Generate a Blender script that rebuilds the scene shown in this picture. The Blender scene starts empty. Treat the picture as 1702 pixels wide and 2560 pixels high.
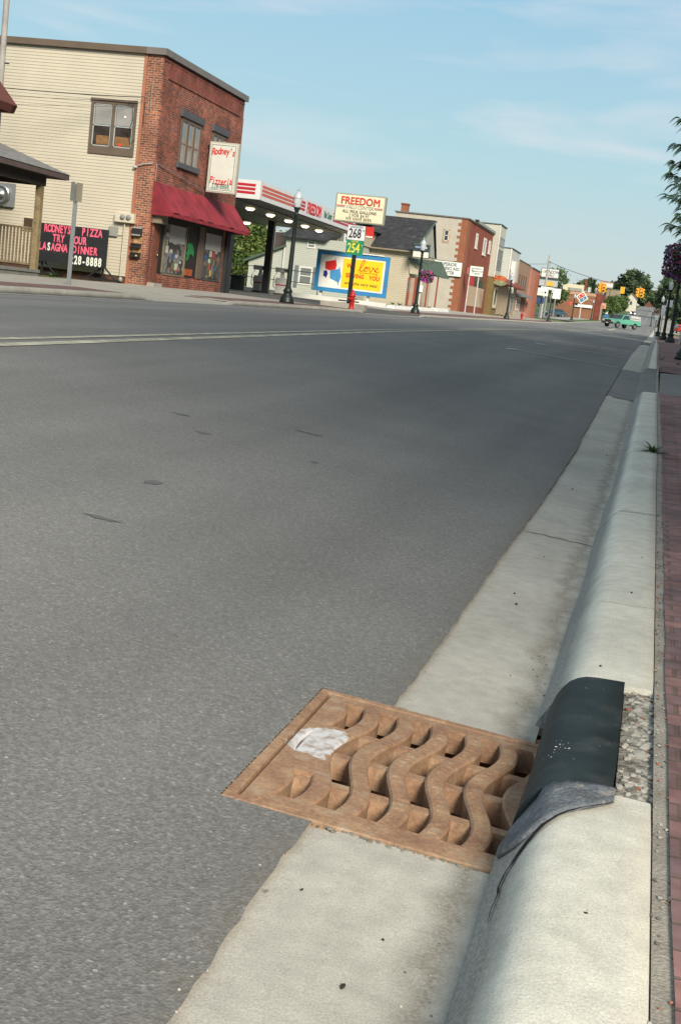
import bpy, bmesh, math, random
from mathutils import Vector, Matrix
R = math.radians
C = bpy.context.scene.collection
S = bpy.context.scene
random.seed(7)

# ------------------------------------------------------------------ camera
roll = math.atan(.12)
u = (math.cos(roll), math.sin(roll)); d = (-math.sin(roll), math.cos(roll))
F = 3200.0
Vx, Vy = 1645-851, 848-1280
hd = -(Vx*d[0]+Vy*d[1]); al = Vx*u[0]+Vy*u[1]
pitch = math.atan(hd/F); yaw = math.atan(al/math.hypot(F, hd))
def wdir(px, py):
    X = px*u[0]+py*u[1]; Y = -(px*d[0]+py*d[1])
    fw = F*math.cos(pitch)+Y*math.sin(pitch); up = -F*math.sin(pitch)+Y*math.cos(pitch)
    return Vector((X*math.cos(yaw)-fw*math.sin(yaw), fw*math.cos(yaw)+X*math.sin(yaw), up))
fwd = wdir(0, 0); ex = (wdir(1, 0)-fwd).normalized(); ey = (wdir(0, -1)-fwd).normalized(); ez = -fwd.normalized()
cd = bpy.data.cameras.new('camera'); cam = bpy.data.objects.new('camera', cd); C.objects.link(cam)
m3 = Matrix((ex, ey, ez)).transposed()
cam.matrix_world = Matrix.Translation((0, 0, 1.16)) @ m3.to_4x4()
cd.sensor_fit = 'VERTICAL'; cd.sensor_height = 24; cd.lens = F/2560*24
cd.clip_start = .05; cd.clip_end = 6000
S.camera = cam

# ------------------------------------------------------------------ world, sun, exposure
SUN_EL, SUN_AZ = 31.0, 148.0     # azimuth measured clockwise from +Y (street direction)
w = bpy.data.worlds.new('World'); S.world = w; w.use_nodes = True
nt = w.node_tree; nt.nodes.clear()
def N(t, ty, **k):
    n = t.nodes.new(ty)
    for a, b in k.items(): setattr(n, a, b)
    return n
sky = N(nt, 'ShaderNodeTexSky', sky_type='NISHITA', sun_disc=False)
sky.sun_elevation = R(SUN_EL); sky.sun_rotation = R(SUN_AZ); sky.air_density = 1.0; sky.dust_density = .6; sky.ozone_density = 1.6
tc = N(nt, 'ShaderNodeTexCoord')
mp = N(nt, 'ShaderNodeMapping'); mp.inputs['Rotation'].default_value = (0, R(16), 0); mp.inputs['Location'].default_value = (3.3, 0, 1.1); mp.inputs['Scale'].default_value = (2.6, 2.0, 15)
nz = N(nt, 'ShaderNodeTexNoise'); nz.inputs['Scale'].default_value = 1.7; nz.inputs['Detail'].default_value = 5; nz.inputs['Roughness'].default_value = .5; nz.inputs['Distortion'].default_value = .5
cr = N(nt, 'ShaderNodeMapRange'); cr.inputs[1].default_value = .50; cr.inputs[2].default_value = .72; cr.inputs[3].default_value = 0; cr.inputs[4].default_value = .42
mx = N(nt, 'ShaderNodeMixRGB'); mx.inputs[2].default_value = (4.9, 4.7, 4.8, 1)
sz = N(nt, 'ShaderNodeSeparateXYZ'); hz = N(nt, 'ShaderNodeMapRange'); hz.inputs[1].default_value = -.02; hz.inputs[2].default_value = .45; hz.inputs[3].default_value = 1.0; hz.inputs[4].default_value = .75
hm = N(nt, 'ShaderNodeMixRGB'); hr = N(nt, 'ShaderNodeValToRGB'); he = hr.color_ramp.elements
he[0].position = 0; he[0].color = (.49, .52, .52, 1); he[1].position = 1; he[1].color = (.43, .50, .50, 1)
for p_, c_ in ((.05, (.46, .55, .555)), (.12, (.36, .54, .59)), (.26, (.24, .45, .59)), (.45, (.40, .49, .51))): q_ = he.new(p_); q_.color = (*c_, 1)
hv = N(nt, 'ShaderNodeVectorMath', operation='SCALE'); hv.inputs['Scale'].default_value = 6.9
bg = N(nt, 'ShaderNodeBackground'); bg.inputs[1].default_value = .15
wo = N(nt, 'ShaderNodeOutputWorld')
L = nt.links.new
L(tc.outputs['Generated'], mp.inputs[0]); L(mp.outputs[0], nz.inputs[0]); L(nz.outputs[0], cr.inputs[0]); L(cr.outputs[0], mx.inputs[0])
L(tc.outputs['Generated'], sz.inputs[0]); L(sz.outputs[2], hz.inputs[0]); L(sz.outputs[2], hr.inputs[0]); L(hr.outputs[0], hv.inputs[0]); L(hv.outputs[0], hm.inputs[2]); L(hz.outputs[0], hm.inputs[0]); L(sky.outputs[0], hm.inputs[1]); L(hm.outputs[0], mx.inputs[1]); L(mx.outputs[0], bg.inputs[0]); L(bg.outputs[0], wo.inputs[0])
sl = bpy.data.lights.new('sun', 'SUN'); sl.energy = 5.0; sl.angle = R(20); sl.color = (1, .915, .78)
so = bpy.data.objects.new('sun', sl); C.objects.link(so)
sd = Vector((math.sin(R(SUN_AZ))*math.cos(R(SUN_EL)), math.cos(R(SUN_AZ))*math.cos(R(SUN_EL)), math.sin(R(SUN_EL))))
so.rotation_euler = sd.to_track_quat('Z', 'Y').to_euler()
S.view_settings.view_transform = 'Standard'; S.view_settings.look = 'None'; S.view_settings.gamma = 1
S.view_settings.exposure = 0.24

# ------------------------------------------------------------------ materials
def srgb(r, g, b):
    f = lambda c: ((c/255)/12.92 if c/255 <= .04045 else ((c/255+.055)/1.055)**2.4)
    return (f(r), f(g), f(b))
MATS = {}
def mat(name, col, rough=.7, var=.12, scale=3.0, bump=0, bscale=40, metal=0, spec=.35, emit=None, est=1, streak=0, fine=0, fscale=150, col2=None, mask=(.5, .6), mscale=4):
    if name in MATS: return MATS[name]
    m = bpy.data.materials.new(name); m.use_nodes = True; t = m.node_tree; b = t.nodes['Principled BSDF']
    b.inputs['Roughness'].default_value = rough; b.inputs['Metallic'].default_value = metal
    b.inputs['Specular IOR Level'].default_value = spec
    co = N(t, 'ShaderNodeTexCoord'); l = t.links.new
    n1 = N(t, 'ShaderNodeTexNoise'); n1.inputs['Scale'].default_value = scale; n1.inputs['Detail'].default_value = 5
    l(co.outputs['Object'], n1.inputs[0])
    r1 = N(t, 'ShaderNodeMapRange'); r1.inputs[1].default_value = .3; r1.inputs[2].default_value = .7; r1.inputs[3].default_value = 1-var; r1.inputs[4].default_value = 1+var
    l(n1.outputs[0], r1.inputs[0])
    hs = N(t, 'ShaderNodeVectorMath', operation='SCALE'); 
    src = None
    if col2:
        nm = N(t, 'ShaderNodeTexNoise'); nm.inputs['Scale'].default_value = mscale; nm.inputs['Detail'].default_value = 6
        l(co.outputs['Object'], nm.inputs[0])
        rm = N(t, 'ShaderNodeMapRange'); rm.inputs[1].default_value = mask[0]; rm.inputs[2].default_value = mask[1]
        l(nm.outputs[0], rm.inputs[0])
        mm = N(t, 'ShaderNodeMixRGB'); mm.inputs[1].default_value = (*col, 1); mm.inputs[2].default_value = (*col2, 1)
        l(rm.outputs[0], mm.inputs[0]); l(mm.outputs[0], hs.inputs[0])
    else:
        hs.inputs[0].default_value = col
    l(r1.outputs[0], hs.inputs['Scale']); out = hs.outputs[0]
    if fine:
        n2 = N(t, 'ShaderNodeTexNoise'); n2.inputs['Scale'].default_value = fscale; n2.inputs['Detail'].default_value = 2
        l(co.outputs['Object'], n2.inputs[0])
        r2 = N(t, 'ShaderNodeMapRange'); r2.inputs[1].default_value = .3; r2.inputs[2].default_value = .7; r2.inputs[3].default_value = 1-fine; r2.inputs[4].default_value = 1+fine
        l(n2.outputs[0], r2.inputs[0]); h2 = N(t, 'ShaderNodeVectorMath', operation='SCALE'); l(out, h2.inputs[0]); l(r2.outputs[0], h2.inputs['Scale']); out = h2.outputs[0]
    l(out, b.inputs['Base Color'])
    if bump:
        n3 = N(t, 'ShaderNodeTexNoise'); n3.inputs['Scale'].default_value = bscale; n3.inputs['Detail'].default_value = 4
        l(co.outputs['Object'], n3.inputs[0])
        bp = N(t, 'ShaderNodeBump'); bp.inputs['Strength'].default_value = bump; bp.inputs['Distance'].default_value = .01
        l(n3.outputs[0], bp.inputs['Height']); l(bp.outputs[0], b.inputs['Normal'])
    if emit:
        b.inputs['Emission Color'].default_value = (*emit, 1); b.inputs['Emission Strength'].default_value = est
    MATS[name] = m; return m
def brickmat(name, c1, c2, mortar, bw=.215, bh=.075, ms=.011, squash=0, floor=False, rough=.85, dark=.5, bump=.5, rot=False, mot=.25):
    if name in MATS: return MATS[name]
    m = bpy.data.materials.new(name); m.use_nodes = True; t = m.node_tree; b = t.nodes['Principled BSDF']; l = t.links.new
    b.inputs['Roughness'].default_value = rough; b.inputs['Specular IOR Level'].default_value = .25
    co = N(t, 'ShaderNodeTexCoord'); sx = N(t, 'ShaderNodeSeparateXYZ'); l(co.outputs['Object'], sx.inputs[0])
    cb = N(t, 'ShaderNodeCombineXYZ')
    if floor:
        l(sx.outputs[0 if not rot else 1], cb.inputs[0]); l(sx.outputs[1 if not rot else 0], cb.inputs[1])
    else:
        ad = N(t, 'ShaderNodeMath', operation='ADD'); l(sx.outputs[0], ad.inputs[0]); l(sx.outputs[1], ad.inputs[1])
        l(ad.outputs[0], cb.inputs[0]); l(sx.outputs[2], cb.inputs[1])
    br = N(t, 'ShaderNodeTexBrick'); br.inputs['Scale'].default_value = 1; br.inputs['Brick Width'].default_value = bw; br.inputs['Row Height'].default_value = bh
    br.inputs['Mortar Size'].default_value = ms; br.inputs['Mortar Smooth'].default_value = .3; br.inputs['Bias'].default_value = 0
    br.inputs['Color1'].default_value = (*c1, 1); br.inputs['Color2'].default_value = (*c2, 1); br.inputs['Mortar'].default_value = (*mortar, 1)
    l(cb.outputs[0], br.inputs[0])
    nz = N(t, 'ShaderNodeTexNoise'); nz.inputs['Scale'].default_value = 1.3; nz.inputs['Detail'].default_value = 6; l(co.outputs['Object'], nz.inputs[0])
    mr = N(t, 'ShaderNodeMapRange'); mr.inputs[1].default_value = .3; mr.inputs[2].default_value = .7; mr.inputs[3].default_value = 1-dark*.5; mr.inputs[4].default_value = 1+dark*.5
    l(nz.outputs[0], mr.inputs[0])
    n2 = N(t, 'ShaderNodeTexNoise'); n2.inputs['Scale'].default_value = 14; n2.inputs['Detail'].default_value = 3; l(co.outputs['Object'], n2.inputs[0])
    m2 = N(t, 'ShaderNodeMapRange'); m2.inputs[1].default_value = .3; m2.inputs[2].default_value = .7; m2.inputs[3].default_value = 1-mot; m2.inputs[4].default_value = 1+mot
    l(n2.outputs[0], m2.inputs[0]); mu = N(t, 'ShaderNodeMath', operation='MULTIPLY'); l(mr.outputs[0], mu.inputs[0]); l(m2.outputs[0], mu.inputs[1])
    sc = N(t, 'ShaderNodeVectorMath', operation='SCALE'); l(br.outputs[0], sc.inputs[0]); l(mu.outputs[0], sc.inputs['Scale']); l(sc.outputs[0], b.inputs['Base Color'])
    bp = N(t, 'ShaderNodeBump', invert=True); bp.inputs['Strength'].default_value = bump; bp.inputs['Distance'].default_value = .01
    l(br.outputs['Fac'], bp.inputs['Height']); l(bp.outputs[0], b.inputs['Normal'])
    MATS[name] = m; return m
def glassmat(name='window_glass', col=(.03, .035, .04), rough=.06):
    if name in MATS: return MATS[name]
    m = bpy.data.materials.new(name); m.use_nodes = True; b = m.node_tree.nodes['Principled BSDF']
    b.inputs['Base Color'].default_value = (*col, 1); b.inputs['Roughness'].default_value = rough; b.inputs['Specular IOR Level'].default_value = .8
    MATS[name] = m; return m
def clearglass():
    if 'clear_glass' in MATS: return MATS['clear_glass']
    m = bpy.data.materials.new('clear_glass'); m.use_nodes = True; t = m.node_tree; t.nodes.clear(); l = t.links.new
    tr = N(t, 'ShaderNodeBsdfTransparent'); tr.inputs[0].default_value = (.85, .87, .86, 1); gl = N(t, 'ShaderNodeBsdfGlossy'); gl.inputs['Roughness'].default_value = .03
    fr = N(t, 'ShaderNodeFresnel'); fr.inputs[0].default_value = 1.55; mx = N(t, 'ShaderNodeMixShader'); o = N(t, 'ShaderNodeOutputMaterial')
    l(fr.outputs[0], mx.inputs[0]); l(tr.outputs[0], mx.inputs[1]); l(gl.outputs[0], mx.inputs[2]); l(mx.outputs[0], o.inputs[0])
    MATS['clear_glass'] = m; return m

# ------------------------------------------------------------------ mesh helper
class MB:
    def __init__(s): s.v = []; s.f = []; s.sm = []; s.mi = []; s.cur = 0
    def add(s, vs, fs, smooth=False):
        o = len(s.v); s.v += [tuple(p) for p in vs]; s.f += [[i+o for i in q] for q in fs]; s.sm += [smooth]*len(fs); s.mi += [s.cur]*len(fs); return s
    def box(s, x0, x1, y0, y1, z0, z1):
        return s.add([(x, y, z) for x in (x0, x1) for y in (y0, y1) for z in (z0, z1)],
                     [(0, 1, 3, 2), (4, 6, 7, 5), (0, 4, 5, 1), (2, 3, 7, 6), (0, 2, 6, 4), (1, 5, 7, 3)])
    def hexa(s, b, t):   # bottom 4 pts, top 4 pts, same order
        return s.add(list(b)+list(t), [(3, 2, 1, 0), (4, 5, 6, 7), (0, 1, 5, 4), (1, 2, 6, 5), (2, 3, 7, 6), (3, 0, 4, 7)])
    def quad(s, a, b, c, e): return s.add([a, b, c, e], [(0, 1, 2, 3)])
    def prism(s, poly, axis, a, b):  # poly in the two other axes
        def P(p, h):
            return (h, p[0], p[1]) if axis == 'x' else (p[0], h, p[1]) if axis == 'y' else (p[0], p[1], h)
        n = len(poly)
        return s.add([P(p, a) for p in poly]+[P(p, b) for p in poly],
                     [list(range(n))[::-1], list(range(n, 2*n))]+[(i, (i+1) % n, n+(i+1) % n, n+i) for i in range(n)])
    def tube(s, pts, r, seg=8, cap=True, smooth=True):
        pts = [Vector(p) for p in pts]; rs = r if isinstance(r, (list, tuple)) else [r]*len(pts)
        vs = []; fs = []
        for i, p in enumerate(pts):
            t = (pts[min(i+1, len(pts)-1)]-pts[max(i-1, 0)]).normalized()
            a = t.cross(Vector((0, 0, 1)) if abs(t.z) < .95 else Vector((1, 0, 0))).normalized(); b = t.cross(a)
            for k in range(seg):
                th = 2*math.pi*k/seg; vs.append(p+(a*math.cos(th)+b*math.sin(th))*rs[i])
        for i in range(len(pts)-1):
            for k in range(seg):
                k2 = (k+1) % seg; fs.append((i*seg+k, i*seg+k2, (i+1)*seg+k2, (i+1)*seg+k))
        s.add(vs, fs, smooth)
        if cap: 
            n = len(pts); s.add(vs[:seg], [list(range(seg))]); s.add(vs[(n-1)*seg:], [list(range(seg))[::-1]])
        return s
    def lathe(s, prof, cx=0, cy=0, cz=0, seg=16, smooth=True):
        vs = []; fs = []
        for (r, z) in prof:
            for k in range(seg):
                th = 2*math.pi*k/seg; vs.append((cx+r*math.cos(th), cy+r*math.sin(th), cz+z))
        for i in range(len(prof)-1):
            for k in range(seg):
                k2 = (k+1) % seg; fs.append((i*seg+k, i*seg+k2, (i+1)*seg+k2, (i+1)*seg+k))
        return s.add(vs, fs, smooth)
    def ico(s, c, r, j=0, sub=1, sq=(1, 1, 1)):
        bm = bmesh.new(); bmesh.ops.create_icosphere(bm, subdivisions=sub, radius=1)
        vs = [(c[0]+v.co.x*r*sq[0]*(1+random.uniform(-j, j)), c[1]+v.co.y*r*sq[1]*(1+random.uniform(-j, j)), c[2]+v.co.z*r*sq[2]*(1+random.uniform(-j, j))) for v in bm.verts]
        fs = [[v.index for v in f.verts] for f in bm.faces]; bm.free(); return s.add(vs, fs, j == 0)
    def build(s, name, m, parent=None, bevel=0):
        me = bpy.data.meshes.new(name); me.from_pydata(s.v, [], s.f); me.validate()
        ms = m if isinstance(m, (list, tuple)) else [m]
        for q in ms: me.materials.append(q)
        me.polygons.foreach_set('use_smooth', s.sm[:len(me.polygons)])
        if len(ms) > 1: me.polygons.foreach_set('material_index', s.mi[:len(me.polygons)])
        bm = bmesh.new(); bm.from_mesh(me); bmesh.ops.recalc_face_normals(bm, faces=bm.faces); bm.to_mesh(me); bm.free()
        o = bpy.data.objects.new(name, me); C.objects.link(o)
        if parent: 
            o.parent = parent; o.matrix_parent_inverse = Matrix.Translation(parent.location).inverted()
        if bevel:
            b = o.modifiers.new('bevel', 'BEVEL'); b.width = bevel; b.segments = 2; b.limit_method = 'ANGLE'
        return o
def B(): return MB()
def bx(name, m, parent, *a, bevel=0): return MB().box(*a).build(name, m, parent, bevel)
def tag(o, label=None, cat=None, group=None, kind=None):
    for k, v in (('label', label), ('category', cat), ('group', group), ('kind', kind)):
        if v: o[k] = v
    return o
def thing(name, loc, label, cat, group=None):
    o = bpy.data.objects.new(name, None); C.objects.link(o); o.location = loc; o.empty_display_size = .2
    return tag(o, label, cat, group)
def struct(o): o['kind'] = 'structure'; return o
def copy_tree(o, loc=None, rz=None, label=None, parent=None):
    c = o.copy(); C.objects.link(c)
    if parent: c.parent = parent
    if loc is not None: c.location = loc
    if rz is not None: c.rotation_euler = (0, 0, rz)
    if label: c['label'] = label
    for ch in list(o.children): copy_tree(ch, parent=c)
    return c
def text(name, body, size, loc, face, m, parent, align='CENTER', bold=0, shear=0, xs=1, sp=1, ext=.004, rz=0, line=1):
    cu = bpy.data.curves.new('t', 'FONT'); cu.body = body; cu.size = size; cu.align_x = align; cu.align_y = 'CENTER'
    cu.offset = 0 if 'M' in body else bold*size; cu.bevel_depth = max(.004, bold*size*.8) if 'M' in body and bold else 0; cu.bevel_resolution = 0; cu.shear = shear; cu.extrude = ext; cu.space_character = sp; cu.space_line = line; cu.resolution_u = 3
    o = bpy.data.objects.new('t', cu); C.objects.link(o)
    dg = bpy.context.evaluated_depsgraph_get(); me = bpy.data.meshes.new_from_object(o.evaluated_get(dg))
    bpy.data.objects.remove(o)
    rot = Matrix.Rotation({'y': 0, 'x': math.pi/2, 'Y': math.pi}[face]+rz, 4, 'Z') @ Matrix.Rotation(math.pi/2, 4, 'X')
    me.transform(Matrix.Translation(loc) @ rot @ Matrix.Diagonal((xs, 1, 1, 1)))
    me.materials.clear(); me.materials.append(m); me.name = name
    o = bpy.data.objects.new(name, me); C.objects.link(o)
    if parent: o.parent = parent; o.matrix_parent_inverse = Matrix.Translation(parent.location).inverted()
    return o

# ------------------------------------------------------------------ ground heights
YT = [-20, 0, 10, 18, 28, 35, 45, 60, 80, 110, 140, 165, 195, 255, 325, 450, 600, 750, 820, 1200]
ZR = [0, 0, .0, .19, .42, .57, .72, .84, .95, 1.12, 1.35, 1.65, 2.10, 3.0, 4.0, 8.1, 13.4, 18.3, 18.9, 15]
ZC = [.34, .36, .46, .56, .68, .74, .83, .93, 1.03, 1.2, 1.45, 1.85, 2.25, 3.1, 4.1, 8.2, 13.5, 18.4, 19.0, 15]
ZL = [.36, .38, .47, .53, .62, .67, .74, .79, .92, 1.17, 1.38, 1.7, 2.15, 3.0, 4.0, 8.1, 13.4, 18.3, 18.9, 15]
YW = [-20, 20, 42, 52, 68, 90, 112, 134, 156, 169, 180, 200, 255, 325, 450, 600, 750, 820, 1200]
ZW = [.5, .72, .90, .94, 1.09, 1.40, 1.49, 1.59, 1.78, 1.97, 2.2, 2.45, 3.25, 4.2, 8.3, 13.6, 18.5, 19.1, 15.1]
def ip(x, xs, ys):
    if x <= xs[0]: return ys[0]
    for i in range(1, len(xs)):
        if x <= xs[i]: 
            t = (x-xs[i-1])/(xs[i]-xs[i-1]); return ys[i-1]*(1-t)+ys[i]*t
    return ys[-1]
def zr(x, y):
    r, c, l = ip(y, YT, ZR), ip(y, YT, ZC), ip(y, YT, ZL)
    if x >= -.6: return r
    if x >= -5.6:
        t = (-.6-x)/5.0; return r*(1-t)+c*t
    if x >= -11.9: 
        t = (-5.6-x)/6.3; return c*(1-t)+l*t
    return l
KD = [(29.3, 34.8), (52.5, 65.5)]    # dropped left kerb at the two driveways
def kh(y): 
    h = 1
    for a, b in KD: h = min(h, max(0, min(1, max((a-y)/.8, (y-b)/.8))))
    return .015+.115*h
def zw(x, y):
    if x > -12.05: return ip(y, YT, ZL)+kh(y)
    t = min(1, (-12.05-x)/5.25); return (ip(y, YT, ZL)+kh(y))*(1-t)+ip(y, YW, ZW)*t
def zrw(y): return ip(y, YT, ZR)+.14
def frange(a, b, n): return [a+(b-a)*i/n for i in range(n+1)]
def sheet(name, m, xs, ys, zf, skip=None, jx=None, parent=None, smooth=True):
    vs = []; fs = []
    for j, y in enumerate(ys):
        for i, x in enumerate(xs):
            xx = x+(jx(i, j, y) if jx else 0); vs.append((xx, y, zf(xx, y)))
    n = len(xs)
    for j in range(len(ys)-1):
        for i in range(n-1):
            if skip and skip((xs[i]+xs[i+1])/2, (ys[j]+ys[j+1])/2): continue
            fs.append((j*n+i, j*n+i+1, (j+1)*n+i+1, (j+1)*n+i))
    return MB().add(vs, fs, smooth).build(name, m, parent)

# ------------------------------------------------------------------ ground materials
def asphalt():
    m = bpy.data.materials.new('asphalt'); m.use_nodes = True; t = m.node_tree; b = t.nodes['Principled BSDF']; l = t.links.new
    b.inputs['Roughness'].default_value = .82; b.inputs['Specular IOR Level'].default_value = .3
    co = N(t, 'ShaderNodeTexCoord')
    v = N(t, 'ShaderNodeTexVoronoi'); v.inputs['Scale'].default_value = 150; l(co.outputs['Object'], v.inputs[0])
    sp = N(t, 'ShaderNodeSeparateColor'); l(v.outputs['Color'], sp.inputs[0])
    rp = N(t, 'ShaderNodeValToRGB'); e = rp.color_ramp.elements
    e[0].position = 0; e[0].color = (.138, .137, .131, 1); e[1].position = 1; e[1].color = (.33, .32, .30, 1)
    for p, c in ((.55, .176), (.86, .205), (.965, .215), (.988, .27)):
        q = e.new(p); q.color = (c, c*.99, c*.965, 1)
    l(sp.outputs[0], rp.inputs[0])
    n1 = N(t, 'ShaderNodeTexNoise'); n1.inputs['Scale'].default_value = .9; n1.inputs['Detail'].default_value = 6; l(co.outputs['Object'], n1.inputs[0])
    r1 = N(t, 'ShaderNodeMapRange'); r1.inputs[1].default_value = .3; r1.inputs[2].default_value = .7; r1.inputs[3].default_value = .93; r1.inputs[4].default_value = 1.07; l(n1.outputs[0], r1.inputs[0])
    n4 = N(t, 'ShaderNodeTexNoise'); n4.inputs['Scale'].default_value = 55; n4.inputs['Detail'].default_value = 5; l(co.outputs['Object'], n4.inputs[0])
    r4 = N(t, 'ShaderNodeMapRange'); r4.inputs[1].default_value = .3; r4.inputs[2].default_value = .7; r4.inputs[3].default_value = .86; r4.inputs[4].default_value = 1.14; l(n4.outputs[0], r4.inputs[0])
    # long streaks worn by traffic, along the street
    mp = N(t, 'ShaderNodeMapping'); mp.inputs['Scale'].default_value = (1.1, .05, 1); l(co.outputs['Object'], mp.inputs[0])
    n5 = N(t, 'ShaderNodeTexNoise'); n5.inputs['Scale'].default_value = 1; n5.inputs['Detail'].default_value = 3; l(mp.outputs[0], n5.inputs[0])
    r5 = N(t, 'ShaderNodeMapRange'); r5.inputs[1].default_value = .35; r5.inputs[2].default_value = .65; r5.inputs[3].default_value = .84; r5.inputs[4].default_value = 1.12; l(n5.outputs[0], r5.inputs[0])
    a = N(t, 'ShaderNodeMath', operation='MULTIPLY'); l(r1.outputs[0], a.inputs[0]); l(r4.outputs[0], a.inputs[1])
    a2 = N(t, 'ShaderNodeMath', operation='MULTIPLY'); l(a.outputs[0], a2.inputs[0]); l(r5.outputs[0], a2.inputs[1])
    # sandy dust near the gutter edge (x between -.9 and -.55), broken by noise
    sx = N(t, 'ShaderNodeSeparateXYZ'); l(co.outputs['Object'], sx.inputs[0])
    ed = N(t, 'ShaderNodeMapRange'); ed.inputs[1].default_value = -.80; ed.inputs[2].default_value = -.56; l(sx.outputs[0], ed.inputs[0])
    n6 = N(t, 'ShaderNodeTexNoise'); n6.inputs['Scale'].default_value = 9; n6.inputs['Detail'].default_value = 8; l(co.outputs['Object'], n6.inputs[0])
    m6 = N(t, 'ShaderNodeMath', operation='MULTIPLY'); l(ed.outputs[0], m6.inputs[0]); l(n6.outputs[0], m6.inputs[1])
    s6 = N(t, 'ShaderNodeMapRange'); s6.inputs[1].default_value = .22; s6.inputs[2].default_value = .5; s6.inputs[4].default_value = .45; l(m6.outputs[0], s6.inputs[0])
    sc = N(t, 'ShaderNodeVectorMath', operation='SCALE'); l(rp.outputs[0], sc.inputs[0]); l(a2.outputs[0], sc.inputs['Scale'])
    mm = N(t, 'ShaderNodeMixRGB'); l(s6.outputs[0], mm.inputs[0]); l(sc.outputs[0], mm.inputs[1]); mm.inputs[2].default_value = (.17, .15, .12, 1)
    l(mm.outputs[0], b.inputs['Base Color'])
    bp = N(t, 'ShaderNodeBump'); bp.inputs['Strength'].default_value = .35; bp.inputs['Distance'].default_value = .004; l(v.outputs['Distance'], bp.inputs['Height']); l(bp.outputs[0], b.inputs['Normal'])
    MATS['asphalt'] = m; return m
def concrete(name, col, stain_shade=None, sx0=0, sx1=0, bump=.25, sf=(.3, .7), na=.16):
    m = bpy.data.materials.new(name); m.use_nodes = True; t = m.node_tree; b = t.nodes['Principled BSDF']; l = t.links.new
    b.inputs['Roughness'].default_value = .85; b.inputs['Specular IOR Level'].default_value = .25
    co = N(t, 'ShaderNodeTexCoord')
    def noise(s, d, lo, hi, mul=None, mapn=None):
        n = N(t, 'ShaderNodeTexNoise'); n.inputs['Scale'].default_value = s; n.inputs['Detail'].default_value = d
        l((mapn or co).outputs[0 if mapn else 'Object'], n.inputs[0])
        r = N(t, 'ShaderNodeMapRange'); r.inputs[1].default_value = .3; r.inputs[2].default_value = .7; r.inputs[3].default_value = lo; r.inputs[4].default_value = hi; l(n.outputs[0], r.inputs[0])
        if mul:
            a = N(t, 'ShaderNodeMath', operation='MULTIPLY'); l(r.outputs[0], a.inputs[0]); l(mul, a.inputs[1]); return a.outputs[0], n
        return r.outputs[0], n
    f, _ = noise(1.6, 6, .88, 1.10); f, _ = noise(260, 3, .80, 1.16, f); f, _ = noise(16, 6, .9, 1.1, f)
    mp = N(t, 'ShaderNodeMapping'); mp.inputs['Scale'].default_value = (9, 160, 9); l(co.outputs['Object'], mp.inputs[0])
    f, nb = noise(1, 3, .965, 1.03, f, mp)     # broom finish across the kerb
    sc = N(t, 'ShaderNodeVectorMath', operation='SCALE'); sc.inputs[0].default_value = col; l(f, sc.inputs['Scale']); out = sc.outputs[0]
    # dark pits
    v = N(t, 'ShaderNodeTexVoronoi'); v.inputs['Scale'].default_value = 28; l(co.outputs['Object'], v.inputs[0])
    vr = N(t, 'ShaderNodeMapRange'); vr.inputs[1].default_value = .02; vr.inputs[2].default_value = .09; vr.inputs[3].default_value = .55; vr.inputs[4].default_value = 0; l(v.outputs['Distance'], vr.inputs[0])
    vs = N(t, 'ShaderNodeSeparateColor'); l(v.outputs['Color'], vs.inputs[0]); vg = N(t, 'ShaderNodeMath', operation='GREATER_THAN'); vg.inputs[1].default_value = .8; l(vs.outputs[0], vg.inputs[0])
    vm = N(t, 'ShaderNodeMath', operation='MULTIPLY'); l(vr.outputs[0], vm.inputs[0]); l(vg.outputs[0], vm.inputs[1])
    mx = N(t, 'ShaderNodeMixRGB'); l(vm.outputs[0], mx.inputs[0]); l(out, mx.inputs[1]); mx.inputs[2].default_value = (.09, .08, .07, 1); out = mx.outputs[0]
    if stain_shade:
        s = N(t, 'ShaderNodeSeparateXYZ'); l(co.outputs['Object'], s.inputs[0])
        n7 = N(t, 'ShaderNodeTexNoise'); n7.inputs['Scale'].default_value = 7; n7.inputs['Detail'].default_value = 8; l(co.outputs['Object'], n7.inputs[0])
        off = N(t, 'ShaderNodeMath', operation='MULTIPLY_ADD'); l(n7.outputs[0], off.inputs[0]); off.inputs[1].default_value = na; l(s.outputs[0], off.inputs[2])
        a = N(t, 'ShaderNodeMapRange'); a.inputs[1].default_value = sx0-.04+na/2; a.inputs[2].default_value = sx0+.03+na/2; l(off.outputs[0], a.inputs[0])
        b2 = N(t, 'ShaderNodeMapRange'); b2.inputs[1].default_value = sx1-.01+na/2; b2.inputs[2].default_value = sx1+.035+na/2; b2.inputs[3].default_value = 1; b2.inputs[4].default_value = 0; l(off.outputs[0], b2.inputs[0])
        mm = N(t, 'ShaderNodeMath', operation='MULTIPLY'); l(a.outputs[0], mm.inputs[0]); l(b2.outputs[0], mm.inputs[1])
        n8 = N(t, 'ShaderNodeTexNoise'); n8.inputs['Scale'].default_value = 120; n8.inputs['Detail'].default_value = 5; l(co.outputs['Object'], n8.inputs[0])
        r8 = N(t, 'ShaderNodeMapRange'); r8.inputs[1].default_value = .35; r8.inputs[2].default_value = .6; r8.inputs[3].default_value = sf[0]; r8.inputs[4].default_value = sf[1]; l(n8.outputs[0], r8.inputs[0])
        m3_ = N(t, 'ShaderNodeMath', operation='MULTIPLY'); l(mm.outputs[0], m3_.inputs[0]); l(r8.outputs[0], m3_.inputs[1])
        m4 = N(t, 'ShaderNodeMixRGB'); l(m3_.outputs[0], m4.inputs[0]); l(out, m4.inputs[1]); m4.inputs[2].default_value = (*stain_shade, 1); out = m4.outputs[0]
    l(out, b.inputs['Base Color'])
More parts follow.
